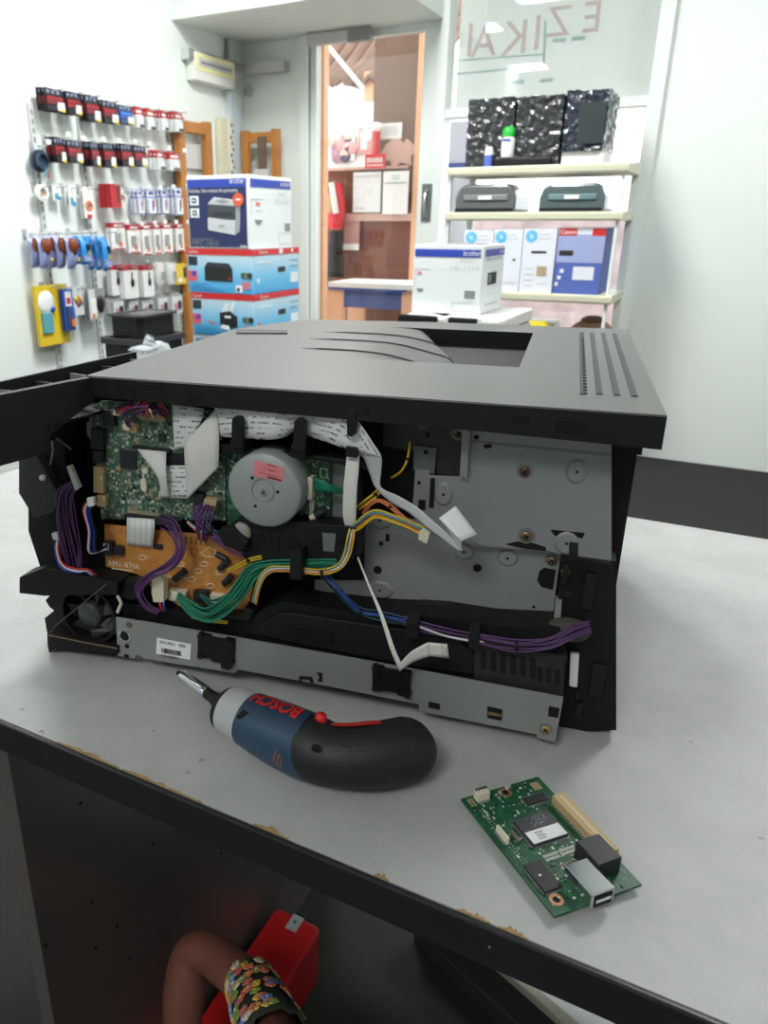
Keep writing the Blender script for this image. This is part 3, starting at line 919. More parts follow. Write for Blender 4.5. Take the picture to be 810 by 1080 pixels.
c0 = RY(266, 264, YC); c1 = RY(266, 312, YC); cl = RY(197, 264, YC)
cw = c0.x - cl.x; cd = RX(315, 266, c0.x).y - YC
hc = c0.z - c1.z
zb = cz1 - 2 * hc
INKB = mat('dark_print', (40, 46, 56)); ORNG = mat('orange_print', (216, 96, 62)); CYN = mat('pale_print', (222, 232, 238)); TEALP = mat('teal_print', (60, 90, 96))
# lower cartons reach to the floor
b1 = Carton('printer_carton', 'white and blue carton at the foot of the stack by the left corner', cl.x + .01, YC + .01, 0, cw - .01, cd - .02, zb / 2, CARD)
k = MB(); b1.q(k, 'F', .1, .2, .9, .8, mat('soft_blue_print', (90, 150, 200))); b1.q(k, 'S', .1, .7, .9, .95, BLUE); k.build('printed_panel', b1.o)
b2 = Carton('printer_carton', 'pale carton with blue picture directly under both red banded boxes', cl.x + .005, YC + .005, zb / 2, cw - .005, cd - .01, zb / 2, CARD)
k = MB(); b2.q(k, 'F', .04, .35, .5, .95, mat('soft_blue_print', (90, 150, 200))); b2.q(k, 'S', .1, .6, .9, .9, CYN); k.build('printed_panel', b2.o)
for i in range(2):
    b = Carton('printer_carton', ['sky blue printer box with red band, lower one of the pair in the stack', 'sky blue printer box with red band, directly below the navy printer box'][i], cl.x + .012 * (1 - i), YC, zb + hc * i, cw - .012 * (1 - i), cd, hc, CAN)
    k = MB(); b.q(k, 'F', 0, .86, 1, 1, RED); b.q(k, 'S', 0, .86, 1, 1, RED); k.build('red_band', b.o)
    k = MB(); b.t(k, 'F', 'Canon', .02, .895, .02, PAPER, .16); b.t(k, 'S', 'Canon', .12, .895, .02, PAPER, .18)
    if i == 1: b.q(k, 'S', .55, .88, .63, .98, PAPER, 2); b.q(k, 'S', .82, .9, .86, .97, PAPER, 2)
    k.build('lettering', b.o)
    k = MB()
    b.q(k, 'F', .02, .62, .16, .82, INKB, 1); b.q(k, 'F', .01, .26, .15, .50, mat('magenta_print', (214, 96, 120))); b.q(k, 'F', .07, .38, .13, .48, BLUE, 2)
    if i == 1:
        b.poly(k, 'F', [(.27, .28), (.70, .27), (.70, .55), (.65, .68), (.32, .70), (.27, .58)], BLACKINK)
        b.poly(k, 'F', [(.30, .60), (.66, .58), (.63, .65), (.34, .67)], INKB, 3)
        b.q(k, 'F', .64, .32, .67, .36, RED, 4)
    else:
        b.poly(k, 'F', [(.46, .30), (.60, .20), (.74, .24), (.74, .48), (.62, .60), (.46, .56)], BLACKINK)
        b.poly(k, 'F', [(.48, .56), (.60, .60), (.62, .78), (.56, .80)], CYN); b.poly(k, 'F', [(.62, .62), (.68, .58), (.72, .82), (.66, .82)], CYN)
        b.poly(k, 'F', [(.22, .36), (.34, .34), (.44, .26), (.3, .30)], mat('rose_print', (200, 120, 130))); b.poly(k, 'F', [(.46, .2), (.62, .14), (.60, .26), (.5, .28)], PAPER, 3)
        b.q(k, 'F', .54, .44, .64, .49, PAPER, 4)
    for j in range(3): k.lathe([(b.h * .07, 0), (b.h * .07, .001)], (b.w * (.86 + .05 * j), -.0012 - .0004 * j, b.h * .42), (0, -1, 0), [TEALP, mat('olive_print', (110, 130, 90)), INKB][j], 14, False)
    b.q(k, 'F', .84, .12, .96, .28, mat('rose_print', (200, 120, 130))); b.q(k, 'F', .74, .04, .84, .20, PAPER); b.q(k, 'F', .76, .06, .8, .14, INKB, 2)
    for j in range(4): b.q(k, 'F', .05, .05 + .05 * j, .55 - .08 * j, .065 + .05 * j, mat('deep_sky_print', (50, 130, 190)), 1)
    b.q(k, 'S', .52, .45, .68, .57, BLACKINK); b.q(k, 'S', .8, .18, .98, .42, CYN); b.q(k, 'S', .08, .25, .13, .35, ORNG if i == 0 else CYN); b.q(k, 'S', .1, .68, .35, .71, CYN)
    for j in range(2): b.q(k, 'S', .78, .7 - .14 * j, .97, .72 - .14 * j, GREYINK, 1)
    k.build('printed_picture', b.o)
# big navy printer box on top
b = Carton('printer_carton', 'white and navy printer box with printer picture on top of the stack', fl.x, YC, cz1 + .001, bw, bd, ch, CARD)
k = MB(); b.q(k, 'F', .02, .02, .975, .95, NAVY); k.build('navy_panel', b.o)
k = MB(); b.q(k, 'F', .02, .84, .975, .95, BLUE, 2); b.q(k, 'S', .05, .84, .97, .95, BLUE); k.build('blue_band', b.o)
k = MB()
b.t(k, 'F', 'brother', .72, .885, .03, PAPER, .23, 5); b.t(k, 'S', 'brother', .72, .875, .03, PAPER, .23)
b.t(k, 'F', 'Reliability. Ultra compact. At a great price.', .05, .775, .02, PAPER, .80, 5)
b.t(k, 'F', 'Compact Multi-Function', .06, .115, .016, GREYINK, .36, 5)
b.t(k, 'F', 'MFC-1810', .05, .035, .032, GREYINK, .46, 5)
b.t(k, 'S', 'MFC', .66, .72, .03, LTGREY, .22); b.t(k, 'S', 'MFC-1810', .58, .62, .03, LTGREY, .38)
b.q(k, 'F', .86, .02, .96, .05, LTGREY, 4)
k.build('lettering', b.o)
k = MB()
for v in (.60, .43): b.q(k, 'F', .05, v, .20, v + .13, PAPER, 2); b.q(k, 'F', .09, v + .03, .16, v + .10, NAVY, 4); b.q(k, 'F', .11, v + .05, .14, v + .08, PAPER, 6)
PG1, PG2, PG3 = mat('picture_light', (198, 202, 204)), mat('picture_mid', (150, 156, 162)), mat('picture_dark', (64, 68, 74))
b.poly(k, 'F', [(.34, .26), (.36, .62), (.46, .71), (.86, .66), (.88, .60), (.86, .24), (.78, .19)], PG2, 4)
b.poly(k, 'F', [(.35, .62), (.46, .71), (.87, .66), (.80, .59)], PG1, 5)
b.poly(k, 'F', [(.47, .66), (.60, .68), (.72, .645), (.60, .62)], PG2, 7)
b.poly(k, 'F', [(.345, .44), (.355, .61), (.80, .58), (.80, .40), (.58, .40), (.5, .42)], PG3, 5)
b.poly(k, 'F', [(.34, .26), (.345, .43), (.79, .39), (.78, .19)], PG1, 5)
b.q(k, 'F', .44, .47, .76, .50, INKB, 7); b.q(k, 'F', .52, .30, .62, .33, PG2, 7)
k.lathe([(b.w * .085, 0), (b.w * .085, .001)], (b.w * .855, -.006, b.h * .67), (0, -1, 0), ORNG, 18, False)
b.q(k, 'F', .82, .66, .89, .68, PAPER, 12)
k.build('printed_picture', b.o)
k = MB()
b.q(k, 'S', .16, .59, .25, .64, mat('pink_print', (226, 120, 120))); b.q(k, 'S', .16, .52, .28, .535, LTGREY)
b.poly(k, 'S', [(.12, .40), (.30, .40), (.25, .34), (.17, .34)], GREYINK); 
for j in range(4): b.q(k, 'S', .83, .24 + .03 * j, .96, .26 + .03 * j, GREYINK)
for (u0, v0, u1, v1) in ((.06, .48, .06, .68), (.06, .68, .34, .68), (.68, .05, .68, .2), (.68, .2, .96, .2)): b.q(k, 'S', u0, v0, u1 + .008, v1 + .006, LTGREY)
b.q(k, 'S', .68, .04, .94, .06, LTGREY)
k.build('printed_symbols', b.o)

# ------------------------------------------------------------ black tubs by the left wall
TUBX = -2.02
qa = RX(148, 334, TUBX); qb = RX(190, 333, TUBX); qc = RX(146, 358, TUBX)
ql = RY(109, 331, qa.y)
def tub(label, x0, x1, y0, y1, z0, z1, flare=.012, lid=False):
    r = rthing('plastic_tub', label, 'tub', ((x0 + x1) / 2, (y0 + y1) / 2, z0))
    hx, hy, hh = (x1 - x0) / 2, (y1 - y0) / 2, z1 - z0
    def ring(ax, ay, z): 
        c = .02; return [Vector(p) for p in ((-ax + c, -ay, z), (ax - c, -ay, z), (ax, -ay + c, z), (ax, ay - c, z), (ax - c, ay, z), (-ax + c, ay, z), (-ax, ay - c, z), (-ax, -ay + c, z))]
    MB().loft([ring(hx - flare, hy - flare, 0), ring(hx - .012, hy - .012, hh * .9)], BLK2, False).build('tub_body', r)
    MB().loft([ring(hx - .012, hy - .012, hh * .88), ring(hx, hy, hh * .9), ring(hx, hy, hh), ring(hx - .025, hy - .025, hh), ring(hx - .03, hy - .03, hh * .915)], BLK3, False, True).build('rim', r)
    return r, hx, hy, hh
zt, zm = qa.z, qc.z
r, hx, hy, hh = tub('black plastic tub with grey recessed lid, upper of two below the pegs', ql.x, TUBX, qa.y, qb.y, zm, zt)
MB().box(-hx + .05, hx - .03, -hy + .05, hy - .03, hh * .93, hh * .99, mat('grey_lid', (84, 86, 84), .4)).build('lid_panel', r, .006)
MB().box(-hx + .06, hx - .1, -hy + .02, -hy + .05, hh * .99, hh * 1.03, BLK3).build('lid_handle', r, .004)
r2, hx, hy, hh = tub('black plastic tub, lower of two below the pegs', ql.x - .02, TUBX + .015, qa.y - .03, qb.y + .03, zm - .22, zm - .005)
MB().box(hx - .002, hx + .004, -hy * .3, hy * .3, hh * .5, hh * .7, BLK3).build('label_holder', r2)
st = rthing('low_stand', 'dark low stand carrying the two black tubs', 'stand', ((ql.x + TUBX) / 2, (qa.y + qb.y) / 2, 0))
hx = (TUBX - ql.x) / 2 + .03; hy = (qb.y - qa.y) / 2 + .05; zs = zm - .225
MB().box(-hx, hx, -hy, hy, zs - .03, zs, BLK3).build('stand_top', st)
for sx in (-1, 1):
    for sy in (-1, 1): MB().box(sx * (hx - .02) - .015, sx * (hx - .02) + .015, sy * (hy - .02) - .015, sy * (hy - .02) + .015, 0, zs - .03, BLK3).build('leg', st)

# ------------------------------------------------------------ shelf of the window
SY = 3.60
SX0, SX1 = RY(471, 200, SY).x, -.47
CREAMSH = mat('cream_shelf', (216, 214, 192), .5)
zs1, zs2, zs3 = RY(475, 177, SY).z, RY(470, 224, SY).z, RY(560, 309, SY).z
sh = rthing('window_shelf', 'cream shelving unit in front of the shop window', 'shelf', (0, 0, 0))
for z in (zs1, zs2, zs3, .42, .08):
    MB().box(SX0, SX1, SY, SY + .36, z - .036, z, CREAMSH).box(SX0, SX1, SY - .004, SY, z - .030, z - .006, mat('shelf_lip', (196, 194, 170), .5)).build('shelf_board', sh, .002)
for x in (SX0 + .0, SX1 - .03):
    MB().box(x, x + .03, SY + .33, SY + .36, 0, zs1 + .02, ALU).build('upright', sh)
    MB().box(x, x + .012, SY + .02, SY + .05, 0, zs1 - .036, ALU).build('upright', sh)

def crinkle(mb, x0, x1, y0, y1, z0, z1, m, amp=.008, n=9, seed=0, freq=14):
    """box-shaped body wrapped in wrinkled film"""
    bm = bmesh.new()
    bmesh.ops.create_cube(bm, size=1)
    bmesh.ops.subdivide_edges(bm, edges=bm.edges[:], cuts=n, use_grid_fill=True)
    idx = {}
    vs = []
    for i, v in enumerate(bm.verts):
        idx[v] = i
        c = v.co
        p = Vector((x0 + (c.x + .5) * (x1 - x0), y0 + (c.y + .5) * (y1 - y0), z0 + (c.z + .5) * (z1 - z0)))
        d = noise.noise_vector(p * freq + Vector((seed * 3.1, 0, seed))) * amp
        if c.z < -.45: d.z = abs(d.z) * .3
        vs.append(p + d)
    fs = [[idx[v] for v in f.verts] for f in bm.faces]
    bm.free()
    mb.add(vs, fs, m, False)
    return mb
WRAP = mat('black_film', (42, 44, 46), .25, coat=.5)
WRAPB = mat('blue_black_film', (40, 48, 60), .2, coat=.5)
FILM = mat('wrapped_grey', (92, 96, 96), .25, coat=.5)
FILMT = mat('wrapped_teal_grey', (78, 92, 94), .25, coat=.5)
def wrapped(label, px0, px1, py0, py1, y0, dep, zb, m, seed, amp=.0055, body=None):
    a, b = RY(px0, (py0 + py1) / 2, y0), RY(px1, (py0 + py1) / 2, y0)
    zt = RY((px0 + px1) / 2, py0, y0).z
    r = rthing('wrapped_machine', label, 'wrapped machine', ((a.x + b.x) / 2, y0, zb))
    w = (b.x - a.x) / 2
    crinkle(MB(), -w, w, 0, dep, 0, zt - zb, m, amp, 26, seed, 48).build('plastic_wrap', r)
    return r, w, zt - zb
r, w, hh = wrapped('black film wrapped machine on top shelf board, behind the green capped bottle', 493, 541, 104, 165, SY + .04, .27, zs1, WRAP, 1)
MB().box(-w * .9, w * .9, -.006, .01, hh * .06, hh * .12, BLK3).build('base_strip', r)
r, w, hh = wrapped('black film wrapped machine on top shelf board, middle of three', 544, 592, 101, 166, SY + .03, .28, zs1, WRAP, 2)
MB().box(-w * .9, w * .9, -.006, .01, hh * .06, hh * .12, BLK3).build('base_strip', r)
r, w, hh = wrapped('blue black film wrapped machine on top shelf board, rightmost of three', 596, 640, 95, 152, SY + .03, .28, zs1 + .05, WRAPB, 3, .008)
MB().box(-w * .3, w * .95, -.008, .01, hh * .12, hh * .8, mat('dark_screen', (44, 54, 56), .3)).build('front_panel', r)
MB().box(-w, w, .02, .26, -.05, .0, PAPER).build('white_base', r)
def shelfbox(name, label, cat, px0, px1, py0, y0, dep, zb, m):
    a, b = RY(px0, py0, y0), RY(px1, py0, y0)
    r = rthing(name, label, cat, (a.x, y0, zb))
    return r, b.x - a.x, RY((px0 + px1) / 2, py0, y0).z - zb
r, w, hh = shelfbox('black_tray', 'low black tray on top shelf board under the green capped bottle', 'tray', 521, 580, 167, SY + .0, .04, zs1, BLK)
MB().box(0, w, .0, .035, 0, hh, BLK).box(0, w * .6, .004, .03, hh, hh + .006, BLK3).build('tray_body', r, .003)
q = RY(534, 172, SY + .015); tz = zs1 + hh + .0065; top = RY(534, 134, SY + .015).z - tz
r = rthing('spray_bottle', 'white spray bottle with bright green cap standing on the black tray', 'bottle', (q.x, SY + .0175, tz))
MB().lathe([(.026, 0), (.028, .01), (.028, top * .6), (.022, top * .68)], (0, 0, 0), (0, 0, 1), WHITE, 18).build('bottle_body', r)
MB().lathe([(.026, top * .68), (.027, top * .9), (.018, top)], (0, 0, 0), (0, 0, 1), mat('green_cap', (20, 170, 50), .4), 18).build('cap', r)
MB().box(-.016, .016, -.0295, -.026, top * .52, top * .6, BLUE).build('label', r)
q = RY(515, 175, SY + .04); top = RY(515, 155, SY + .03).z - zs1
r = rthing('small_bottle', 'small white bottle with blue band at left of the black tray', 'bottle', (RY(515, 170, SY + .02).x, SY + .02, zs1))
MB().lathe([(.019, 0), (.019, top * .55), (.019, top * .58)], (0, 0, 0), (0, 0, 1), mat('blue_bottle', (90, 110, 190), .4), 16).build('bottle_body', r)
MB().lathe([(.019, top * .58), (.019, top * .8), (.013, top)], (0, 0, 0), (0, 0, 1), WHITE, 16).build('cap', r)
def machine(label, px0, px1, py0, zb, m, seed):
    r, w, hh = shelfbox('wrapped_printer', label, 'wrapped printer', px0, px1, py0, SY + .03, .3, zb, m)
    prof = [(0, .0), (w, .0), (w, hh * .55), (w * .93, hh * .9), (w * .85, hh), (w * .18, hh), (w * .05, hh * .85), (0, hh * .5)]
    MB().prism(prof, .0, .28, 'y', m).build('machine_body', r, .012)
    MB().box(w * .15, w * .88, -.008, .0, hh * .42, hh * .62, mat('band_grey', (120, 124, 122), .4) if seed == 1 else mat('band_teal', (96, 124, 128), .4)).build('front_band', r, .003)
    MB().box(w * .4, w * .62, -.012, -.008, hh * .45, hh * .58, WHITE).build('badge', r)
    MB().box(w * .02, w * .98, -.012, .0, hh * .0, hh * .14, BLK).build('paper_slot', r)
    return r
machine('grey wrapped printer on second shelf board, left one', 481, 545, 194, zs2, FILM, 1)
machine('teal grey wrapped printer on second shelf board, right one', 570, 640, 193, zs2, FILMT, 2)
HPB = mat('light_blue_logo', (92, 180, 220), .5)
LAVC = mat('lavender_white_card', (214, 216, 226), .55)
for i, (x0, x1, y0, lb) in enumerate(((490, 522, 243, 'white toner box with blue round logo on third shelf board, left of three'), (522, 553, 242, 'white toner box with blue round logo on third shelf board, middle of three'), (553, 589, 241, 'white toner box with black slot and brown square on third shelf board'))):
    a, c = RY(x0, y0, SY + .02), RY(x1 - .6, y0, SY + .02)
    b = Carton('toner_box', lb, a.x, SY + .02, zs3, c.x - a.x, .30, RY((x0 + x1) / 2, y0, SY + .02).z - zs3, LAVC)
    k = MB()
    k.lathe([(.026, 0), (.026, .001)], (b.w * .25, -.0006, b.h * .88), (0, -1, 0), HPB, 18, False)
    b.t(k, 'F', 'hp', .185, .855, .03, PAPER, .13, 3)
    k.build('round_logo', b.o)
    k = MB()
    b.q(k, 'F', .5, .9, .8, .92, LTGREY); b.q(k, 'F', .45, .84, .85, .855, LTGREY)
    if i == 2:
        b.q(k, 'F', .28, .62, .74, .655, BLACKINK); b.q(k, 'F', .5, .27, .8, .42, mat('brown_square', (168, 148, 120)))
    else:
        b.q(k, 'F', .7, .5, .82, .54, mat('olive_print', (110, 130, 90)))
    for j in range(4): b.q(k, 'F', .12, .1 + .09 * j, .4, .12 + .09 * j, LTGREY); 
    b.q(k, 'F', .55, .14, .85, .16, LTGREY)
    k.build('printed_symbols', b.o)
a, c = RY(590, 240, SY + .03), RY(640, 240, SY + .03)
CBL = mat('blue_violet_card', (76, 96, 168), .5)
b = Carton('printer_carton', 'blue printer box with red headings on third shelf board, right end', a.x, SY + .03, zs3, c.x - a.x, .28, RY(610, 240, SY + .03).z - zs3, CBL)
k = MB(); b.q(k, 'F', .0, .48, 1, .9, mat('pale_violet_card', (150, 160, 200))); b.q(k, 'F', 0, .9, 1, 1, LAVC); k.build('printed_panel', b.o)
k = MB(); b.q(k, 'F', .02, .88, .40, .99, RED, 2); b.q(k, 'F', .72, .88, 1, .99, RED, 2); b.t(k, 'F', 'Canon', .05, .905, .026, PAPER, .32, 6); k.build('red_heading', b.o)
k = MB(); b.q(k, 'F', .06, .58, .36, .66, BLACKINK, 2); b.q(k, 'F', .4, .22, .85, .42, LAVC, 2)
for j in range(3): b.q(k, 'F', .03 + .04 * j, .12 + .1 * j, .1 + .05 * j, .18 + .1 * j, LAVC, 2)
k.build('printed_symbols', b.o)
# things on the low shelf board
z4 = .42
q = RY(600, 335, SY + .12)
r = rthing('brown_bundle', 'rounded brown bundle on the low shelf at right edge of the picture', 'bundle', (q.x + .10, SY + .17, z4))
MB().sphere((0, 0, .14), .13, .12, .14, mat('brown_weave', (140, 108, 92), .8, var=.2, scale=40), 18, 12).build('bundle_body', r)
MB().lathe([(.05, 0), (.055, .015), (.03, .03)], (0, 0, .26), (0, 0, 1), mat('brown_weave2', (112, 84, 70), .8), 14).build('knot', r)
q = RY(562, 345, SY + .06)
r = rthing('yellow_tool', 'yellow and black tool case on the low shelf below the toner boxes', 'case', (q.x, SY + .06, z4))
hh = max(.05, q.z + .03 - z4)
MB().loft([[Vector((.10 * math.cos(t_ * PI / 8) * s, .05 * math.sin(t_ * PI / 8) * s, z)) for t_ in range(16)] for s, z in ((.9, 0), (1, .03), (.95, hh * .8), (.6, hh))], YEL).build('case_body', r)
MB().box(-.13, -.07, -.04, .04, 0, hh * .8, BLK).box(.07, .14, -.04, .04, 0, hh * .75, BLK).build('bumper', r, .008)
for i, (xx, lb) in enumerate(((516, 'stack of pale paper on low shelf behind the white printer box'), (548, 'bluish paper stack on low shelf beside the yellow case'))):
    q = RY(xx, 330, SY + .22)
    r = rthing('paper_stack', lb, 'paper stack', (q.x + .09 * i, SY + .24, z4))
    k = MB()
    for j in range(9): k.box(-.09 + .003 * (j % 3), .09 + .002 * (j % 2), -.08, .08, j * .028, j * .028 + .026, [PAPER, mat('lavender_paper', (176, 166, 190)), LTGREY][(j + i) % 3])
    k.build('sheets', r)

# ------------------------------------------------------------ white printer box on its machine
YB2 = 2.9
a, c = RY(437, 257, YB2), RY(511, 259, YB2)
z0 = RY(475, 331, YB2).z
dd = RX(533, 262, c.x).y - YB2
b = Carton('printer_carton', 'white printer box with blue band standing on the grey machine', a.x, YB2, z0, c.x - a.x, dd, c.z - z0, CARD)
k = MB(); b.q(k, 'F', .02, .83, .96, .94, BLUE); b.q(k, 'S', .08, .84, .97, .94, mat('blue_violet_band', (78, 86, 168))); k.build('blue_band', b.o)
k = MB(); b.t(k, 'F', 'brother', .72, .855, .026, PAPER, .24, 4); b.t(k, 'S', 'brother', .7, .865, .024, PAPER, .25, 4)
b.t(k, 'F', 'MFC', .68, .76, .02, LTGREY, .2); b.t(k, 'F', 'HL-1110', .55, .65, .02, LTGREY, .4); b.t(k, 'S', 'HL-1110', .12, .78, .018, GREYINK, .7)
k.build('lettering', b.o)
k = MB(); b.q(k, 'F', .07, .57, .13, .61, mat('pink_print', (226, 120, 120))); b.poly(k, 'F', [(.06, .36), (.17, .36), (.14, .32), (.09, .32)], GREYINK)
for j in range(4): b.q(k, 'F', .77, .24 + .03 * j, .92, .262 + .03 * j, GREYINK)
b.q(k, 'S', .25, .42, .65, .60, BLACKINK); b.q(k, 'S', .3, .45, .4, .57, GREYINK, 2)
for (u0, v0, u1, v1) in ((.03, .4, .03, .65), (.03, .65, .25, .65), (.6, .05, .6, .18), (.6, .18, .92, .18)): b.q(k, 'F', u0, v0, u1 + .006, v1 + .006, LTGREY)
b.q(k, 'F', .62, .04, .9, .055, LTGREY); b.q(k, 'S', .2, .12, .8, .14, LTGREY)
k.build('printed_symbols', b.o)
MB().box(b.w * .3, b.w * .9, b.d * .1, b.d * .5, b.h, b.h + .004, GREY).build('top_flap', b.o)
# the machine under it
ma = RY(418, 340, YB2 - .05); mc = RY(533, 340, YB2 - .05)
r = rthing('office_machine', 'pale grey office machine with dark panels under the white printer box', 'machine', (ma.x, YB2 - .06, 0))
w = mc.x - ma.x; zt = z0 - .001
MB().box(.0, w, .0, .45, .30, zt - .05, LTGREY).build('machine_body', r, .02)
MB().prism([(0, zt - .05), (w, zt - .05), (w, zt), (w * .48, zt), (w * .42, zt - .012), (w * .3, zt), (.05, zt), (0, zt - .02)], .02, .44, 'y', WHITE).build('lid', r, .008)
MB().box(w * .03, w * .40, -.012, .01, zt - .055, zt - .003, BLK).build('control_panel', r, .006)
MB().box(w * .50, w * .76, -.01, .012, zt - .07, zt - .004, BLK).build('control_panel', r, .006)
MB().box(w * .80, w * .96, -.01, .012, zt - .075, zt - .01, WHITE).box(w * .85, w * .92, -.014, -.009, zt - .05, zt - .03, GREY).build('front_cover', r, .004)
MB().box(.02, w - .02, .03, .42, 0, .30, GREY).build('cabinet', r, .006)

# ================================================================= WORKTABLE
LAM = mat('worn_white_laminate', (196, 196, 191), 0.42)
nt = LAM.node_tree
b_ = nt.nodes['Principled BSDF']
tc = nt.nodes.new('ShaderNodeTexCoord')
def _noise(sc, det, rough=.6):
    n = nt.nodes.new('ShaderNodeTexNoise'); n.inputs['Scale'].default_value = sc; n.inputs['Detail'].default_value = det; n.inputs['Roughness'].default_value = rough
    nt.links.new(tc.outputs['Object'], n.inputs['Vector']); return n
def _ramp(src, p0, c0, p1, c1):
    r = nt.nodes.new('ShaderNodeValToRGB'); e = r.color_ramp.elements
    e[0].position = p0; e[0].color = lin(c0); e[1].position = p1; e[1].color = lin(c1)
    nt.links.new(src.outputs['Fac'], r.inputs['Fac']); return r
r1 = _ramp(_noise(14, 8, .7), .35, (168, 169, 167), .65, (183, 184, 182))
r2 = _ramp(_noise(55, 4, .6), .24, (120, 116, 112), .30, (255, 255, 255))
mx = nt.nodes.new('ShaderNodeMix'); mx.data_type = 'RGBA'; mx.blend_type = 'MULTIPLY'; mx.inputs[0].default_value = .8
nt.links.new(r1.outputs['Color'], mx.inputs[6]); nt.links.new(r2.outputs['Color'], mx.inputs[7])
nt.links.new(mx.outputs[2], b_.inputs['Base Color'])
EDGE = mat('black_edge_band', (36, 37, 40), 0.32)
PANEL = mat('dark_side_panel', (92, 87, 84), 0.3)
CHIP = mat('bare_chipboard', (150, 124, 84), 0.9, var=.25, scale=200)
TY0, TY1, TX0, TX1 = .319, 1.02, -.95, .62
tb = rthing('work_table', 'white topped worktable with chipped black edge carrying the opened printer', 'table', (0, 0, 0))
MB().box(TX0, TX1, TY0 + .0025, TY1, TZ - .026, TZ, LAM).build('tabletop', tb)
MB().box(TX0, TX1, TY0 - .0015, TY0 + .0025, TZ - .0285, TZ - .0004, EDGE).build('edge_band', tb, .0012)
MB().box(TX0 - .003, TX0, TY0, TY1, TZ - .0285, TZ - .0004, EDGE).build('edge_band', tb)
MB().box(TX1, TX1 + .003, TY0, TY1, TZ - .0285, TZ - .0004, EDGE).build('edge_band', tb)
random.seed(11)
chips = Each()
for (pa, pb) in (((74, 772), (140, 797)), ((142, 800), (222, 836)), ((268, 868), (303, 886)), ((398, 918), (412, 925)), ((485, 952), (520, 968)), ((526, 974), (556, 991))):
    a, c = RZ(*pa, TZ).x, RZ(*pb, TZ).x
    n = 14
    top = [(a + (c - a) * i / n, TY0 + .0024 + random.uniform(.0006, .0042) * math.sin(PI * min(max(i / n, .08), .92)) ) for i in range(n + 1)]
    poly = top + [(c, TY0 + .0020), (a, TY0 + .0020)]
    chips.new().prism(poly, TZ - .0004, TZ + .0004, 'z', CHIP)
chips.build('chipped_edge', tb)
PX = -.487
k = MB().box(PX - .018, PX, TY0 + .03, TY1 - .04, 0, TZ - .027, PANEL)
pn = unroom((1, 0, 0))
for p in ((85, 847), (161, 890), (97, 951), (123, 977), (101, 999), (48, 997), (233, 900), (256, 894), (137, 1012)):
    q = room(on_plane(p[0], p[1], unroom((PX, 0, 0)), pn))
    k.cyl((PX - .002, q.y, q.z), (1, 0, 0), .0022, .0026, HOLE, 8)
k.build('side_panel', tb)
MB().box(.42, .438, TY0 + .03, TY1 - .04, 0, TZ - .027, PANEL).build('side_panel', tb)
MB().box(PX, .42, TY1 - .06, TY1 - .045, .35, TZ - .027, PANEL).build('back_panel', tb)
k = MB().lathe([(.0014, 0), (.0014, .0008)], (RZ(515, 990, TZ).x, TY0 - .0014, TZ - .014), (0, -1, 0), CHROME, 10)
k.build('edge_tack', tb)

# red box, arm, equipment case ------------------------------------------------
REDP = mat('red_enamel', (196, 26, 30), .35, coat=.3)
ra_, rb_, rc_ = RZ(300, 963, .1), RZ(336, 982, .1), RZ(295, 1050, .1)
rx0, rx1 = -.474, (rb_.x + rc_.x) / 2
ry1 = .765
rb = rthing('metal_box', 'red metal box with silver clasp on the floor beside the dark panel', 'box', (rx0, .50, 0))
w = rx1 - rx0; d_ = ry1 - .50
def rrect(x0, x1, y0, y1, c, n=5):
    out = []
    for (cx, cy, a0) in ((x1 - c, y0 + c, -PI / 2), (x1 - c, y1 - c, 0), (x0 + c, y1 - c, PI / 2), (x0 + c, y0 + c, PI)):
        for i in range(n + 1):
            a = a0 + PI / 2 * i / n; out.append((cx + c * math.cos(a), cy + c * math.sin(a)))
    return out
MB().prism(rrect(0, w, 0, d_, .010), 0, .078, 'z', REDP).build('box_body', rb, .0015)
MB().prism(rrect(-.001, w + .001, -.001, d_ + .001, .011), .079, .1, 'z', REDP).build('lid', rb, .004)
CLASP = mat('clasp_silver', (190, 196, 198), .4, metal=.2)
q = RZ(309, 977, .1)
qx, qy = q.x - rx0, q.y - .50
MB().box(qx - .009, qx + .009, d_ - .026, d_ + .004, .1, .1025, CLASP).box(qx - .009, qx + .009, d_ + .001, d_ + .004, .06, .1025, CLASP).cyl((qx, d_ - .012, .1025), (0, 0, 1), .0028, .001, GASKET, 12).build('clasp', rb, .0008)

SKIN = mat('brown_skin', (124, 76, 62), .55, var=.08, scale=60)
def az(px, py, z): return onz(px, py, z)
elb = az(213, 1004, .335)
body = MB()
path = [(312, 1180, .50, .030), (300, 1130, .46, .026), (289, 1092, .415, .0235), (279, 1062, .38, .0222), (264, 1039, .36, .0222), (244, 1023, .345, .0226), (226, 1009, .337, .0222), (211, 1003, .332, .0222), (202, 1008, .322, .0225), (197, 1024, .305, .0235), (194, 1050, .28, .0245), (193, 1080, .25, .0225), (194, 1110, .22, .0185), (196, 1128, .20, .0165)]
pts = spline([az(a, b, z) for a, b, z, r in path], 4)
rad = []
for i in range(len(path) - 1):
    for t_ in range(4): rad.append(path[i][3] * (1 - t_ / 4) + path[i + 1][3] * t_ / 4)
rad.append(path[-1][3])
org = Vector((elb.x, elb.y, 0))
body.tube([p - org for p in pts], rad, SKIN, 16)
wv = pts[-1] - org
dn = (pts[-1] - pts[-4]).normalized()
sd = dn.cross(Vector((0, 1, 0.2))).normalized()
body.loft([[wv + dn * t_ + sd * (math.cos(a * PI / 6) * ww) + dn.cross(sd) * (math.sin(a * PI / 6) * th_) for a in range(12)] for t_, ww, th_ in ((-.01, .016, .014), (.02, .024, .013), (.05, .030, .012), (.075, .029, .010))], SKIN)
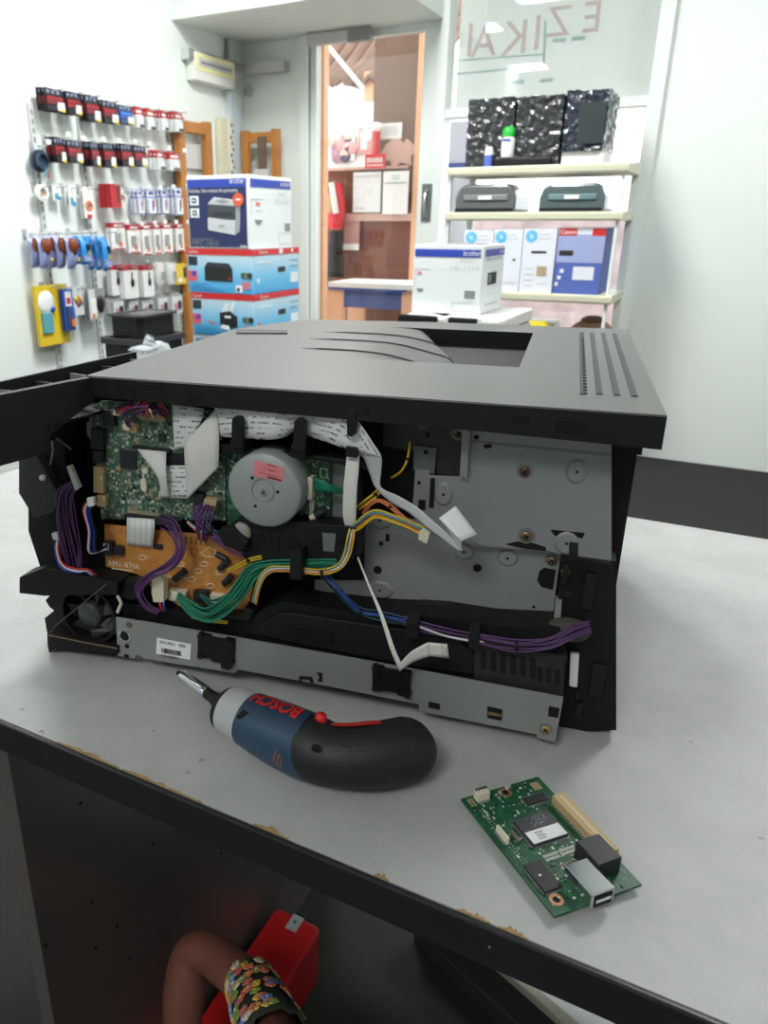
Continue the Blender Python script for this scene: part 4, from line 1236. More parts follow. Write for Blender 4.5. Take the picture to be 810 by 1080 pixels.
for i, ln in enumerate((.052, .062, .066, .056)):
    b0 = wv + dn * .068 + sd * (.023 - .0155 * i)
    up = dn.cross(sd)
    body.tube([b0 - dn * .012, b0 + dn * ln * .4 + up * .004, b0 + dn * ln * .75 + up * .014, b0 + dn * ln * .9 + up * .026], [.0085, .008, .0075, .006], SKIN, 8)
b0 = wv + dn * .02 + sd * .02
body.tube([b0, b0 + dn * .025 + sd * .018, b0 + dn * .05 + sd * .024 + dn.cross(sd) * .008, b0 + dn * .065 + sd * .022 + dn.cross(sd) * .014], [.011, .010, .009, .007], SKIN, 8)
pe = thing('person', 'person reaching down beside the red box, bent bare arm and floral cuff', 'person', org)
ao = body.build('arm', pe)
m_ = ao.modifiers.new('r', 'REMESH'); m_.mode = 'VOXEL'; m_.voxel_size = .0028; m_.use_smooth_shade = True
m_ = ao.modifiers.new('s', 'SMOOTH'); m_.iterations = 6; m_.factor = .5
# floral cuff around the upper arm
s0, s1 = az(264, 1037, .36), az(296, 1115, .44)
ax = (s1 - s0).normalized(); uu = ax.orthogonal().normalized(); ww_ = ax.cross(uu)
CLOTH = mat('dark_floral_cloth', (40, 46, 36), .8)
slv = MB()
rings = []
for t_, r_ in ((0, .0232), (.003, .0255), (.02, .0262), (.05, .027), (.09, .029), (.14, .032)):
    rings.append([s0 - org + ax * t_ + (uu * math.cos(a * PI / 12) + ww_ * math.sin(a * PI / 12)) * r_ * (1 + .05 * math.sin(a * 2.6 + t_ * 60)) for a in range(24)])
slv.loft(rings, CLOTH, True, False)
so = slv.build('floral_cuff', pe); sm = so.modifiers.new('s', 'SOLIDIFY'); sm.thickness = .002; sm.offset = -1
random.seed(5)
FLC = [mat('petal_orange', (214, 122, 84), .7), mat('petal_blue', (92, 130, 204), .7), mat('petal_green', (120, 150, 70), .7), mat('petal_yellow', (220, 180, 70), .7), mat('petal_cream', (214, 200, 176), .7), mat('petal_rose', (190, 96, 90), .7)]
fl = MB()
for i in range(200):
    t_ = random.uniform(.0, .13); a = random.uniform(0, 2 * PI)
    rr = .0258 + t_ * .045 if t_ > .004 else .0248
    nrm = uu * math.cos(a) + ww_ * math.sin(a)
    c = s0 - org + ax * t_ + nrm * (rr + .0005)
    cc = random.choice(FLC)
    for j in range(5):
        tg = (ax * math.cos(j * 1.2566 + i) + nrm.cross(ax) * math.sin(j * 1.2566 + i))
        fl.lathe([(.0028, 0), (.0020, .0012)], c + tg * .0034, nrm, cc, 7, True)
    fl.lathe([(.0022, 0), (.0014, .0018)], c, nrm, FLC[(i + 3) % 6], 7, True)
fl.build('floral_print', so)

ca, cb = RZ(437, 993, 0), RZ(504, 1056, 0)
dv = (cb - ca); ang = math.atan2(dv.y, dv.x)
nn = unroom(rotz((0, 1, 0), ang))
top_ = on_plane(500, 993, unroom(ca), nn)
chh = top_.z
CASE_D = mat('case_dark_mesh', (44, 47, 47), .5, var=.15, scale=260)
CASE_E = mat('case_beige_edge', (150, 146, 132), .5)
CASE_T = mat('case_light_grey', (176, 180, 180), .5)
pc = rthing('equipment_case', 'grey equipment case with dark mesh side on floor below right table edge', 'equipment case', ca, None, ang)
MB().box(0, .42, .004, .20, .012, chh - .006, CASE_T).build('case_body', pc, .004)
MB().box(.012, .42, -.001, .004, .03, chh - .012, CASE_D).build('mesh_side', pc)
MB().box(0, .012, -.003, .006, .0, chh, BLK3).box(.012, .42, -.003, .006, 0, .03, BLK3).build('black_frame', pc, .002)
MB().box(0, .425, -.004, .012, chh - .014, chh, CASE_E).build('edge_trim', pc, .002)
MB().box(.05, .4, .06, .16, chh - .007, chh - .004, LTGREY).build('top_panel', pc)
for i in range(2): MB().box(.03 + .33 * i, .06 + .33 * i, .03, .17, 0, .012, BLK).build('foot', pc)

# ================================================================= PRINTER
pr = thing('laser_printer', 'dark grey laser printer with side cover removed, circuit boards and motor exposed', 'printer', PO, PA)
LIDG = mat('lid_grey', (86, 87, 84), 0.38, var=.03, scale=300)
LIDB = mat('lid_black', (22, 23, 25), 0.45, spec=.35)
def PL(pts, d): return [(P(x, y, d).x, P(x, y, d).z) for x, y in pts]
def plate(name, pts, d, th, m, parent=pr, bevel=0.0):
    return MB().prism(PL(pts, d), d, d + th, 'y', m).build(name, parent, bevel)
ZT = .2545
# lid ---------------------------------------------------------------
LW = .405
hx0, hx1, hy0, hy1 = .15, .3095, .139, .352
zl = MB()
def T(pts): zl.add([(x, y, ZT) for x, y in pts], [tuple(range(len(pts)))], LIDG)
T([(0, 0), (LW, 0), (LW, hy0), (hx1, hy0), (hx0, hy0), (0, hy0)])
T([(hx1, hy0), (LW, hy0), (LW, hy1), (hx1, hy1)])
T([(0, hy0), (hx0, hy0), (hx0, hy1), (.028, hy1), (0, .283)])
T([(.028, hy1), (hx0, hy1), (hx1, hy1), (LW, hy1), (LW, .412), (.2, .412), (.044, .39)])
outer = [(0, 0), (LW, 0), (LW, hy0), (LW, hy1), (LW, .412), (.2, .412), (.044, .39), (.028, hy1), (0, .283), (0, hy0)]
zl.add([(x, y, ZT) for x, y in outer] + [(x, y, ZT - .016) for x, y in outer], [(i, (i + 1) % 10, 10 + (i + 1) % 10, 10 + i) for i in range(10)], LIDG)
prof = [(.10, 0), (.159, .0), (.18, .0009), (.194, .0024), (.206, .0048), (.218, .0075), (.238, .0118), (.255, .0205), (.277, .0275), (.31, .042)]
def drop(x):
    for i in range(len(prof) - 1):
        if prof[i][0] <= x <= prof[i + 1][0]:
            t_ = (x - prof[i][0]) / (prof[i + 1][0] - prof[i][0]); return prof[i][1] * (1 - t_) + prof[i + 1][1] * t_
    return 0
def rampz(x, y):
    xb = .192 + (.352 - y) / .213 * .092
    s = max(0, x - xb)
    return max(ZT - drop(x) - (.9 * s + 30 * s * s), .15)
NX, NY = 44, 22
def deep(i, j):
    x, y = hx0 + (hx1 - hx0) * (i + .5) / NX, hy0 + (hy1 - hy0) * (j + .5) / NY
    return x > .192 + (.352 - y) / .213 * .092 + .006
gv = [(hx0 + (hx1 - hx0) * i / NX, hy0 + (hy1 - hy0) * j / NY) for j in range(NY + 1) for i in range(NX + 1)]
zl.add([(x, y, rampz(x, y)) for x, y in gv], [(j * (NX + 1) + i, j * (NX + 1) + i + 1, (j + 1) * (NX + 1) + i + 1, (j + 1) * (NX + 1) + i) for j in range(NY) for i in range(NX) if not deep(i, j)], LIDG, True)
zl.add([(x, y, rampz(x, y)) for x, y in gv], [(j * (NX + 1) + i, j * (NX + 1) + i + 1, (j + 1) * (NX + 1) + i + 1, (j + 1) * (NX + 1) + i) for j in range(NY) for i in range(NX) if deep(i, j)], BLK, True)  # deep end of the bin is black, its shade put into the colour
lid = zl.build('top_cover', pr, recalc=False)
for p in lid.data.polygons:
    pass
wl = MB()  # bin walls darker than the lid to paint the shade inside
def wallstrip(pts):
    n = len(pts)
    wl.add([(x, y, ZT) for x, y in pts] + [(x, y, rampz(min(x, hx1), y) - .0005) for x, y in pts], [(i, i + 1, n + i + 1, n + i) for i in range(n - 1)], LIDB)
wallstrip([(hx0 + (hx1 - hx0) * i / NX, hy0) for i in range(NX + 1)])
wallstrip([(hx0 + (hx1 - hx0) * i / NX, hy1) for i in range(NX + 1)])
wl.add([(hx1, hy0, ZT), (hx1, hy1, ZT), (hx1, hy1, .148), (hx1, hy0, .148)], [(0, 1, 2, 3)], LIDB)
wl.build('output_bin_wall', lid, recalc=False)
# dark sheet at the bottom of the bin
k = Each()
for i in range(5): k.new().box(.272, .300, .17 + .035 * i, .178 + .035 * i, .166, .185, BLK)
k.build('output_roller', lid)
# ribs of the paper ramp
for ly, xa, xb in ((.291, .10, .285), (.239, .10, .275), (.178, .112, .262)):
    n = 26; rings = []
    for i in range(n + 1):
        x = xa + (xb - xa) * i / n
        z = rampz(x, ly) if x > hx0 else ZT
        e = .0012 * min(1, i / 4 + .1)
        rings.append([Vector((x, ly - .0022, z - .0003)), Vector((x, ly - .0016, z + e)), Vector((x, ly + .0005, z + e)), Vector((x, ly + .0022, z - .0003))])
    MB().loft(rings, LIDB, True).build('ramp_rib', lid)
MB().prism([(.017, .246), (.068, .262), (.060, .284), (.004, .276)], ZT, ZT + .0012, 'z', LIDB).build('latch_recess_shade', lid)  # flat black patch painting the shade of the sunken latch
k = MB().box(.3555, .357, .045, .372, ZT, ZT + .0006, LIDB)
for i in range(28): k.box(.3575, .3600, .048 + .0116 * i, .0545 + .0116 * i, ZT, ZT + .0008, LIDB)
for i in range(3): k.box(.366 + .011 * i, .370 + .011 * i, .05, .37, ZT, ZT + .0006, LIDB)
k.build('vent_grille', lid)
# front band below the lid edge
k = MB().prism([(-.002, ZT - .0006), (LW, ZT - .0006), (LW, ZT - .021), (.30, ZT - .0185), (.0, ZT - .0155)], -.0022, .006, 'y', LIDB)
for (x0, y0, x1, y1) in ((117, 409, 126, 416), (129, 409, 142, 418), (198, 416, 213, 424), (146, 407, 170, 411), (384, 430, 390, 436), (540, 440, 560, 446), (585, 446, 618, 456)):
    a, c = P(x0, y1, -.002), P(x1, y0, -.002)
    k.box(a.x, c.x, -.0028, -.002, a.z, c.z, HOLE)
k.build('lid_band', pr)
# chassis -----------------------------------------------------------
BODY = mat('chassis_black', (17, 17, 18), 0.6, var=.1, scale=60, spec=.3)
MB().box(.004, .398, .058, .40, .008, ZT - .0165, BODY).build('chassis', pr)
MB().box(.0, .40, .050, .058, .215, .2375, BODY).build('chassis_rail', pr)
plate('dark_backing', [(44, 420), (150, 415), (150, 650), (60, 640), (56, 560), (72, 540), (66, 470), (44, 455)], .046, .006, HOLE)  # black sheet added to darken the gap behind the boards
MB().box(.002, .03, .05, .058, .02, .238, BODY).build('chassis_rail', pr)
# front bezel at left, standing proud of the open side -----------------
bz = MB()
BZM = mat('bezel_black', (27, 29, 32), .5, spec=.35)
BZ = lambda s, t_: Vector((.006 - .017 / .0566 * s - t_ * .95, .000 - .054 / .0566 * s + t_ * .30, 0))
a, b_, c_, d__ = BZ(0, 0), BZ(.115, 0), BZ(.115, .008), BZ(0, .008)
def zpix(x, y, s): return P(x, y, -.02).z
outer = [(0, ZT - .0006), (.115, ZT - .0006), (.115, .205), (.062, .205), (.047, .2065), (.043, .218), (.006, .2335), (0, .2335)]
n = len(outer)
bz.add([(BZ(s, 0).x, BZ(s, 0).y, z) for s, z in outer] + [(BZ(s, .006).x, BZ(s, .006).y, z) for s, z in outer], [tuple(range(n)), tuple(range(2 * n - 1, n - 1, -1))] + [(i, (i + 1) % n, n + (i + 1) % n, n + i) for i in range(n)], BZM)
bz.build('front_bezel', pr, .0008)
# back rail of the hollow bezel and its ribs
A0, A1 = Vector((-.0235, .112, 0)), Vector((-.0585, -.125, 0))
k = MB()
dirv = (A1 - A0).normalized(); nv = Vector((-dirv.y, dirv.x, 0))
def slab(k, p, q, th, z0, z1, m):
    dd = (q - p).normalized(); nn_ = Vector((-dd.y, dd.x, 0)) * th / 2
    vs = [(v.x, v.y, z) for z in (z0, z1) for v in (p - nn_, q - nn_, q + nn_, p + nn_)]
    k.add(vs, [(0, 3, 2, 1), (4, 5, 6, 7), (0, 1, 5, 4), (1, 2, 6, 5), (2, 3, 7, 6), (3, 0, 4, 7)], m)
slab(k, A0, A1, .003, .20, ZT, BZM)
k.build('bezel_rail', pr)
for i in range(7):
    t_ = .04 + i * .155
    p = A0.lerp(A1, t_)
    q = BZ(0, .006).lerp(BZ(.115, .006), max(0, (t_ - .42) / .58)) if t_ > .42 else Vector((.0, .112 * (1 - t_ / .42), 0)) + Vector((-.001, 0, 0))
    k = MB(); slab(k, p, q, .0014, .234, ZT - .005, GREY if i % 2 == 0 else BLK3); k.build('bezel_rib', pr)
k = MB(); slab(k, Vector((-.001, .112, 0)), Vector((-.001, 0.034, 0)), .003, .20, ZT - .001, BLK3); k.build('bezel_rail', pr)
MB().prism([(A0.x, A0.y), (-.001, .112), (-.001, .0), (BZ(.115, .008).x, BZ(.115, .008).y), (A1.x, A1.y)], .222, .224, 'z', BLK).build('bezel_dark_floor', pr)  # black sheet added so the hollow bezel looks dark inside
# things on the bezel and below it
k = Each()
for (x, y, s) in ((44, 446, .0045), (58, 449, .003)):
    q = P(x, y, -.035)
    k.new().box(q.x - .0015 - .003, q.x - .0015 + .004, -.041, -.030, q.z - s, q.z + s, HOLE)
k.build('bezel_slot', pr)
plate('bezel_dark_panel', [(30, 462), (62, 455), (68, 470), (72, 560), (62, 600), (45, 606), (30, 560)], .012, .03, BODY)  # dark panel added for the unlit inside below the bezel
k = MB().prism(PL([(20, 470), (36, 476), (62, 522), (56, 540), (36, 546), (20, 520)], -.004), -.004, .004, 'y', BLK3)
q = P(46.5, 503, -.004); k.sphere((q.x, -.006, q.z), .0026, .003, .0026, WHITE)
k.build('swing_arm', pr, .001)
k = MB().tube([P(54, 458, .004), P(56, 475, .004), P(53, 490, .004)], .0007, GREY, 6).tube([P(54, 458, .004), P(70, 470, .004), P(75, 474, .004)], .0005, GREY, 6)
k.build('spring_wire', pr)
plate('side_skirt', [(20, 609), (46, 599), (62, 602), (124, 615), (124, 628), (62, 628), (47, 629), (20, 626)], -.004, .02, BODY, bevel=.001)
# cooling fan ----------------------------------------------------------
plate('fan_shroud', [(58, 618), (124, 628), (123, 692), (56, 684), (55, 668), (50, 669), (47, 652), (57, 644), (52, 640), (48, 633), (60, 620)], .012, .022, BODY)
fc = P(97, 646, .006)
FANB = mat('fan_blade', (40, 41, 42), .45)
fr = (P(117, 640, .006) - P(70, 640, .006)).length / 2 + .004
k = MB().lathe([(fr, 0), (fr, .012), (fr - .002, .012), (fr - .002, 0), (fr, 0)], (fc.x, .012, fc.z), (0, -1, 0), BODY, 36)
fan = k.build('cooling_fan', pr)
MB().lathe([(.0115, 0), (.0115, .009), (.0105, .0105), (0, .0105)], (fc.x, .011, fc.z), (0, -1, 0), mat('fan_hub', (52, 55, 58), .4), 28).build('fan_hub', fan)
for i in range(7):
    a = i * 2 * PI / 7 + .3
    rings = []
    for t_ in (0, .5, 1):
        r_ = .0115 + (fr - .0145) * t_; aa = a + .25 * t_; hw_ = .30 + .06 * t_
        rings.append([Vector((fc.x + r_ * math.cos(aa + s * hw_), .0075 + s * .0035 + o_, fc.z + r_ * math.sin(aa + s * hw_))) for s, o_ in ((-1, 0), (1, 0), (1, .0008), (-1, .0008))])
    MB().loft(rings, FANB, False).build('fan_blade', fan)
MB().tube([P(56, 662, -.004), P(112, 616, -.004)], .0004, mat('dull_wire', (92, 92, 88), .5), 5).build('fan_wire', fan)
k = MB().prism(PL([(50, 667), (124, 682), (124, 690), (60, 684), (52, 690), (50, 680)], -.003), -.003, .01, 'y', BODY)
k.build('fan_foot', pr)
MB().tube([P(52, 670, -.005), P(86, 677, -.005), P(124, 684, -.005)], .0006, BRASS, 5).build('hinge_rod', pr)
k = MB().tube([P(124, 628, -.002), P(128, 636, -.004), P(124, 646, -.004)], .0015, LTGREY, 6); k.build('retaining_clip', pr)

# steel plates on the right ----------------------------------------------
def pad(k, x, y, d, rx, rz, m=STEEL, hole=True, proud=.0016):
    if isinstance(k, Each): k = k.new()
    c = P(x, y, d)
    n = 24
    rings = [[Vector((c.x + s * rx * math.cos(i * 2 * PI / n), d - h_, c.z + s * rz * math.sin(i * 2 * PI / n))) for i in range(n)] for s, h_ in ((1.25, 0), (1.0, proud), (.05, proud))]
    rings.insert(2, [c + (p - c) * .93 + Vector((0, -.0002, 0)) for p in rings[1]])
    k.loft(rings, m, False)
    if hole: k.cyl((c.x, d - proud + .0003, c.z), (0, -1, 0), .0011, .0005, HOLE, 10)
def screw(k, x, y, d, r=.0034, m=None, washer=True):
    if isinstance(k, Each): k = k.new()
    c = P(x, y, d)
    m = m or BRASS
    if washer: k.lathe([(r * 1.5, 0), (r * 1.45, .0007)], (c.x, d, c.z), (0, -1, 0), STEEL_D, 18)
    k.lathe([(r, .0006), (r * .95, .0018), (r * .6, .0024), (0, .0024)], (c.x, d, c.z), (0, -1, 0), m, 16)
    for a in (0.5, 0.5 + PI / 2):
        u = Vector((math.cos(a), 0, math.sin(a))); v_ = Vector((-u.z, 0, u.x)); o_ = Vector((c.x, d - .0026, c.z))
        k.add([o_ + u * r * .6 + v_ * r * .14, o_ + u * r * .6 - v_ * r * .14, o_ - u * r * .6 - v_ * r * .14, o_ - u * r * .6 + v_ * r * .14], [(0, 1, 2, 3)], HOLE)
def holes(k, lst, d):
    for (x, y, r_) in lst:
        c = P(x, y, d); (k.new() if isinstance(k, Each) else k).cyl((c.x, d + .0004, c.z), (0, -1, 0), r_, .0008, HOLE, 14)
def slots(k, polys, d):
    for pts in polys: (k.new() if isinstance(k, Each) else k).prism(PL(pts, d), d - .0004, d + .0004, 'y', HOLE)
DU, DLW = .030, .040
up = plate('upper_steel_plate', [(494, 451.5), (645, 465.5), (645, 596), (618, 590.5), (577.5, 581), (500, 575), (488, 571), (449.5, 552), (451, 501), (491.5, 503)], DU, .0012, STEEL)
k = Each()
pad(k, 608.5, 497, DU, .0058, .0072); pad(k, 468, 521, DU, .0055, .0074); pad(k, 597.5, 572.5, DU, .0068, .0072); k.build('raised_pad', up)
k = Each(); holes(k, [(502.5, 461, .0018), (494.5, 465.5, .0011)], DU)
slots(k, [[(454, 504), (459, 504.5), (457.5, 536), (452.5, 535)], [(510, 469), (518.5, 468), (519, 472), (511, 473)], [(533, 574), (545, 571), (560, 572), (576, 577), (575.5, 581), (553, 578.5)], [(580.5, 558.5), (617, 562), (614, 568), (602, 564), (590, 567), (584, 564)]], DU)  # last pair are black patches on embosses, not openings
k.build('slot', up)
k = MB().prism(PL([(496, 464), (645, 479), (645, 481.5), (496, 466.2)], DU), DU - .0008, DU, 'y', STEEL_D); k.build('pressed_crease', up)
k = Each(); screw(k, 553.5, 497, DU, .0036, mat('bronze_screw', (112, 84, 64), .4, metal=.7)); screw(k, 555, 565, DU, .004, BRASS); k.build('screw', up)
MB().prism(PL([(488, 444), (499, 442.5), (496, 453), (492.5, 504), (485, 502)], DU - .006), DU - .006, DU + .006, 'y', STEEL).build('bent_flange', up)
lp = plate('lower_steel_plate', [(384, 541), (452, 550), (592, 582), (588, 608), (582, 660), (566, 660), (400, 650), (331, 645), (332, 612), (384, 612)], DLW, .0012, STEEL)
k = Each()
pad(k, 401, 548, DLW, .0085, .0062); pad(k, 401, 622, DLW, .0088, .0062); pad(k, 489.5, 581.5, DLW, .0062, .0055); pad(k, 535.5, 588, DLW, .0062, .0055); k.build('raised_pad', lp)
k = Each(); holes(k, [(398.5, 601, .0034), (503.5, 599, .0032), (563, 640, .0012)], DLW)
slots(k, [[(407, 563), (411, 563.5), (410.5, 571), (406.5, 570.5)], [(569, 602), (574, 598.5), (586.5, 601), (583, 622), (571, 619), (566.5, 612)], [(400, 571), (404, 571), (404, 575), (400, 575)]], DLW)
k.build('slot', lp)
k = Each(); screw(k, 582, 590.5, DLW, .0036); k.build('screw', lp)
# upper middle dark bracket and small plates
DK = mat('dark_bracket', (58, 60, 61), .5)
ub = plate('gear_bracket', [(404, 440), (490, 447), (486, 502), (452, 499), (452, 480), (404, 470)], .044, .002, DK)
k = Each(); screw(k, 446, 446.5, .044, .003); screw(k, 472, 450, .044, .0026, mat('bronze_screw', (112, 84, 64)), False); screw(k, 484, 456, .044, .004); k.build('screw', ub)
k = Each(); slots(k, [[(449, 456), (453, 456), (453, 461), (449, 461)]], .044); k.build('slot', ub)
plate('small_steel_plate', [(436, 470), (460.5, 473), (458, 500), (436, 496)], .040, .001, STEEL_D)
ls = plate('latch_plate', [(438, 495), (453, 496), (450, 547), (434.5, 543)], .034, .001, STEEL)
k = Each(); holes(k, [(442, 509, .0014), (449, 477, .0016)], .034); slots(k, [[(441.5, 527), (449, 527.5), (448.5, 538), (441, 537)]], .034); k.build('slot', ls)
plate('steel_tab', [(446, 552), (470, 556), (470, 566), (455, 562)], .036, .001, STEEL)

# right hand black column ----------------------------------------------
col = plate('side_column', [(592, 584), (650, 592), (650, 770), (618, 776), (588, 770), (594, 700), (586, 664)], .030, .028, BODY)
k = Each(); screw(k, 596.5, 603, .030, .0034, mat('bronze_screw', (112, 84, 64)), False); k.build('screw', col)
k = Each()
for (x0, y0, x1, y1) in ((592, 594, 601, 614), (594, 622, 604, 628), (612, 604, 630, 640), (606, 740, 616, 752), (620, 700, 640, 730), (606, 726, 612, 735)):
    a, c = P(x0, y1, .03), P(x1, y0, .03); k.new().box(a.x, c.x, .026, .030, a.z, c.z, BLK2)
k.build('column_block', col, .0008)
plate('white_strip', [(601.5, 689), (611, 690.5), (609, 726), (600, 724)], .024, .004, WHITE, bevel=.001)
plate('grey_block', [(586, 633), (592.5, 634), (591, 657), (584, 656)], .027, .008, GREY)
k = MB().sphere(P(600, 664, .022), .016, .008, .009, mat('brown_grey_clay', (74, 68, 62), .8, bump=.4, scale=90)); k.build('cable_clamp', pr)

# bottom channel ---------------------------------------------------------
bp = plate('bottom_rail', [(122, 651), (142.5, 654), (143, 657.5), (146, 654.6), (250, 672.5), (420, 703), (570, 731), (571, 733.5), (594, 738), (585.5, 782.5), (567, 779), (566, 774.5), (442, 750), (442, 743), (350, 724.5), (251, 706), (247.5, 710), (151, 694.5), (149.5, 691.5), (143, 690.6), (142.5, 695), (124, 691.5)], .0, .0014, STEEL)
k = MB()
k.prism(PL([(570, 731), (594, 736), (585.5, 782.5), (566, 778)], -.0016), -.0016, .0, 'y', STEEL); k.build('end_flange', bp)
k = MB(); c = P(132, 670, 0); k.lathe([(.0058, 0), (.0058, .0012), (.0045, .0014), (.0045, .0)], (c.x, .0, c.z), (0, -1, 0), CHROME, 22)
k.build('bushing', bp)
k = Each(); holes(k, [(132.5, 670, .0046), (134, 681.5, .0021)], -.0003)
slots(k, [[(316, 713), (329, 714), (331, 720), (328, 720.5), (326, 717), (319, 716), (318, 719), (315.5, 718)], [(334, 709), (340, 710), (340, 719), (335, 718.5), (337, 714)], [(452, 740), (464, 742.5), (464, 748.5), (452, 746)], [(514, 745), (530, 748.5), (529, 760), (514, 757)], [(131, 690), (136, 691), (136, 694), (131, 693)]], -.0002)
k.build('slot', bp)
k = Each(); slots(k, [[(579, 745), (590, 747), (588.5, 757), (578, 755)]], -.0019); k.build('slot', bp)
k = MB(); k.prism(PL([(515, 750), (529, 752.5), (529, 755), (515, 753)], -.0004), -.0016, -.0004, 'y', BRASS); k.build('contact_spring', bp)
k = Each(); screw(k, 575.5, 768.5, -.0016, .0032, mat('gold_screw', (186, 160, 96), .3, metal=.8)); k.build('screw', bp)
k = MB(); c = P(136, 659, -.0002); k.lathe([(.003, 0), (.0026, .0012), (0, .0014)], (c.x, 0, c.z), (0, -1, 0), BRASS, 14); k.build('rivet', bp)
def clip(pts_body, ears):
    k = MB().prism(PL(pts_body, -.003), -.004, .002, 'y', BLK)
    for (x, y, r_) in ears:
        c = P(x, y, -.003); k.cyl((c.x, .0, c.z), (0, -1, 0), r_, .0055, BLK2, 14)
    return k.build('cable_clip', bp, .0006)
clip([(209, 668), (221, 670), (223, 673), (236, 675), (238, 673), (247, 675), (246, 700), (243, 706), (234, 705), (233, 699), (224, 697), (222, 694), (209, 693)], [(212, 670, .0025), (243, 677, .0025), (212, 691, .0026), (244, 698, .0026)])
clip([(393, 702), (403, 703), (406, 706), (419, 708), (422, 706), (433, 709), (432, 735), (421, 733), (418, 730), (405, 728), (402, 729), (393, 727)], [(396, 704, .0026), (430, 711, .0026), (396, 725, .0026), (430, 732, .0026)])
st_ = plate('serial_sticker', [(165.5, 672.8), (201.5, 679.5), (200.5, 696), (164.5, 689.5)], -.0003, .0003, PAPER, bp)
o_, e_ = P(168.5, 678.5, -.0008), P(199, 684, -.0008)
ex = (e_ - o_)
ez_ = Vector((-ex.z, 0, ex.x))
k = MB().text('RM1-8031', o_, ex, ez_, .0042, BLACKINK, width=.014).text('000', o_ + ex.normalized() * .018, ex, ez_, .004, BLACKINK)
o2 = P(170, 692.3, -.0008); k.text('N2320876', o2, ex, ez_, .0036, BLACKINK, width=.017)
x = 0
random.seed(2)
o3 = P(170.5, 688.5, -.0008)
exn = ex.normalized(); ezn = ez_.normalized()
while x < .0185:
    wbar = random.choice((.0003, .0006, .0009)); k.add([o3 + exn * x, o3 + exn * (x + wbar), o3 + exn * (x + wbar) + ezn * .0048, o3 + exn * x + ezn * .0048], [(0, 1, 2, 3)], BLACKINK); x += wbar + random.choice((.0003, .0006))
k.build('printed_code', st_)
# black tray structure above the bottom rail
tr = plate('cable_tray', [(122, 634), (200, 646), (262, 652), (282, 640), (300, 634), (330, 640), (400, 648), (470, 652), (520, 660), (590, 664), (598, 700), (594, 737), (570, 731), (250, 672.5), (122, 651)], .012, .03, BODY)
MB().prism(PL([(262, 668), (292, 648), (302, 646), (480, 672), (500, 690), (500, 712), (420, 700)], .008), .008, .012, 'y', BLK2).build('tray_web', tr, .001)
MB().prism(PL([(304, 662), (350, 669), (350, 680), (302, 672)], .006), .006, .008, 'y', BODY).build('tray_window', tr)
k = Each()
for i in range(6):
    x0 = 507 + 10.4 * i
    k.new().prism(PL([(x0, 686 + 1.6 * i), (x0 + 6, 687 + 1.6 * i), (x0 + 6, 706 + 1.9 * i), (x0, 705 + 1.9 * i)], .007), .0066, .0075, 'y', HOLE)
for i in range(3):
    x0 = 567 + 9.2 * i
    k.new().prism(PL([(x0, 704 + 1.4 * i), (x0 + 5, 705 + 1.4 * i), (x0 + 5, 719 + 1.2 * i), (x0, 718 + 1.2 * i)], .0065), .0060, .0070, 'y', HOLE)
vg = plate('vent_block', [(500, 678), (596, 692), (594, 735), (570, 730), (500, 716)], .007, .005, mat('vent_plastic', (42, 43, 44), .55, spec=.35))
k.build('vent_slot', vg)
plate('tray_clip', [(442, 638), (471, 640), (471, 646), (442, 644)], .030, .01, BLK2, tr)
plate('tray_clip', [(498, 646), (511, 647.5), (511, 653), (498, 651)], .030, .01, BLK2, tr)
k = Each()
for (x0, x1, y0, y1) in ((.31, .36, .07, .11), (.02, .06, .07, .11), (.02, .06, .35, .39), (.34, .38, .35, .39)): k.new().box(x0, x1, y0, y1, .0006, .010, BODY)
k.build('rubber_foot', pr)

# main controller board --------------------------------------------------
PCBG = pcb_mat('green_board', (82, 112, 90), (204, 216, 204), (36, 64, 48), 460)
PCBM = pcb_mat('motor_board_green', (46, 92, 66), (128, 160, 134), (26, 64, 44), 380)
PCBO = pcb_mat('orange_board', (196, 132, 66), (212, 150, 86), (180, 116, 54), 200)
SILK = mat('silkscreen', (236, 232, 214), .6)
CHIPB = mat('chip_black', (38, 39, 42), .45)
SMD = [mat('smd_tan', (170, 150, 120), .5), mat('smd_white', (206, 206, 200), .5), CHIPB, mat('smd_silver', (170, 174, 176), .35, metal=.5)]
DB_ = .022
mb_ = plate('controller_board', [(97, 430), (106, 423), (182, 424), (236, 436), (238, 549), (107, 547)], DB_, .0016, PCBG)
def comp(name, pts, d, h_, m, parent, bevel=0.0):
    return MB().prism(PL(pts, d), d - h_, d, 'y', m).build(name, parent, bevel)
def rect(x0, y0, x1, y1, sk=.02):   # slightly sheared with the board's perspective
    return [(x0, y0), (x1, y0 + (x1 - x0) * .11), (x1, y1 + (x1 - x0) * .11), (x0, y1)]
comp('chip', [(127, 474), (144.5, 475.5), (145, 495), (128, 493)], DB_, .0016, CHIPB, mb_)
comp('chip', rect(167.5, 457, 175, 465), DB_, .0013, CHIPB, mb_)
comp('chip', rect(176, 477, 195, 489), DB_, .0012, CHIPB, mb_)
for (a, m_) in ((rect(100, 450, 112.5, 471), CHIPB), (rect(102, 473, 112, 486), CHIPB), (rect(102, 490, 112.5, 517.5), TAN), (rect(105.5, 520, 115, 532), TAN), (rect(135, 447, 147.5, 454), TAN), (rect(113, 430, 124, 447), CHIPB), (rect(121, 430, 131, 436), CREAM), (rect(149, 434, 177, 440), TAN), (rect(219, 523, 231, 535), TAN), (rect(208, 518, 217.5, 531), CHIPB), (rect(135, 540, 168, 546), CHIPB), (rect(168, 543, 195, 551), CHIPB)):
    c = comp('connector', a, DB_, .006 if m_ is not TAN else .005, m_, mb_, .0004)
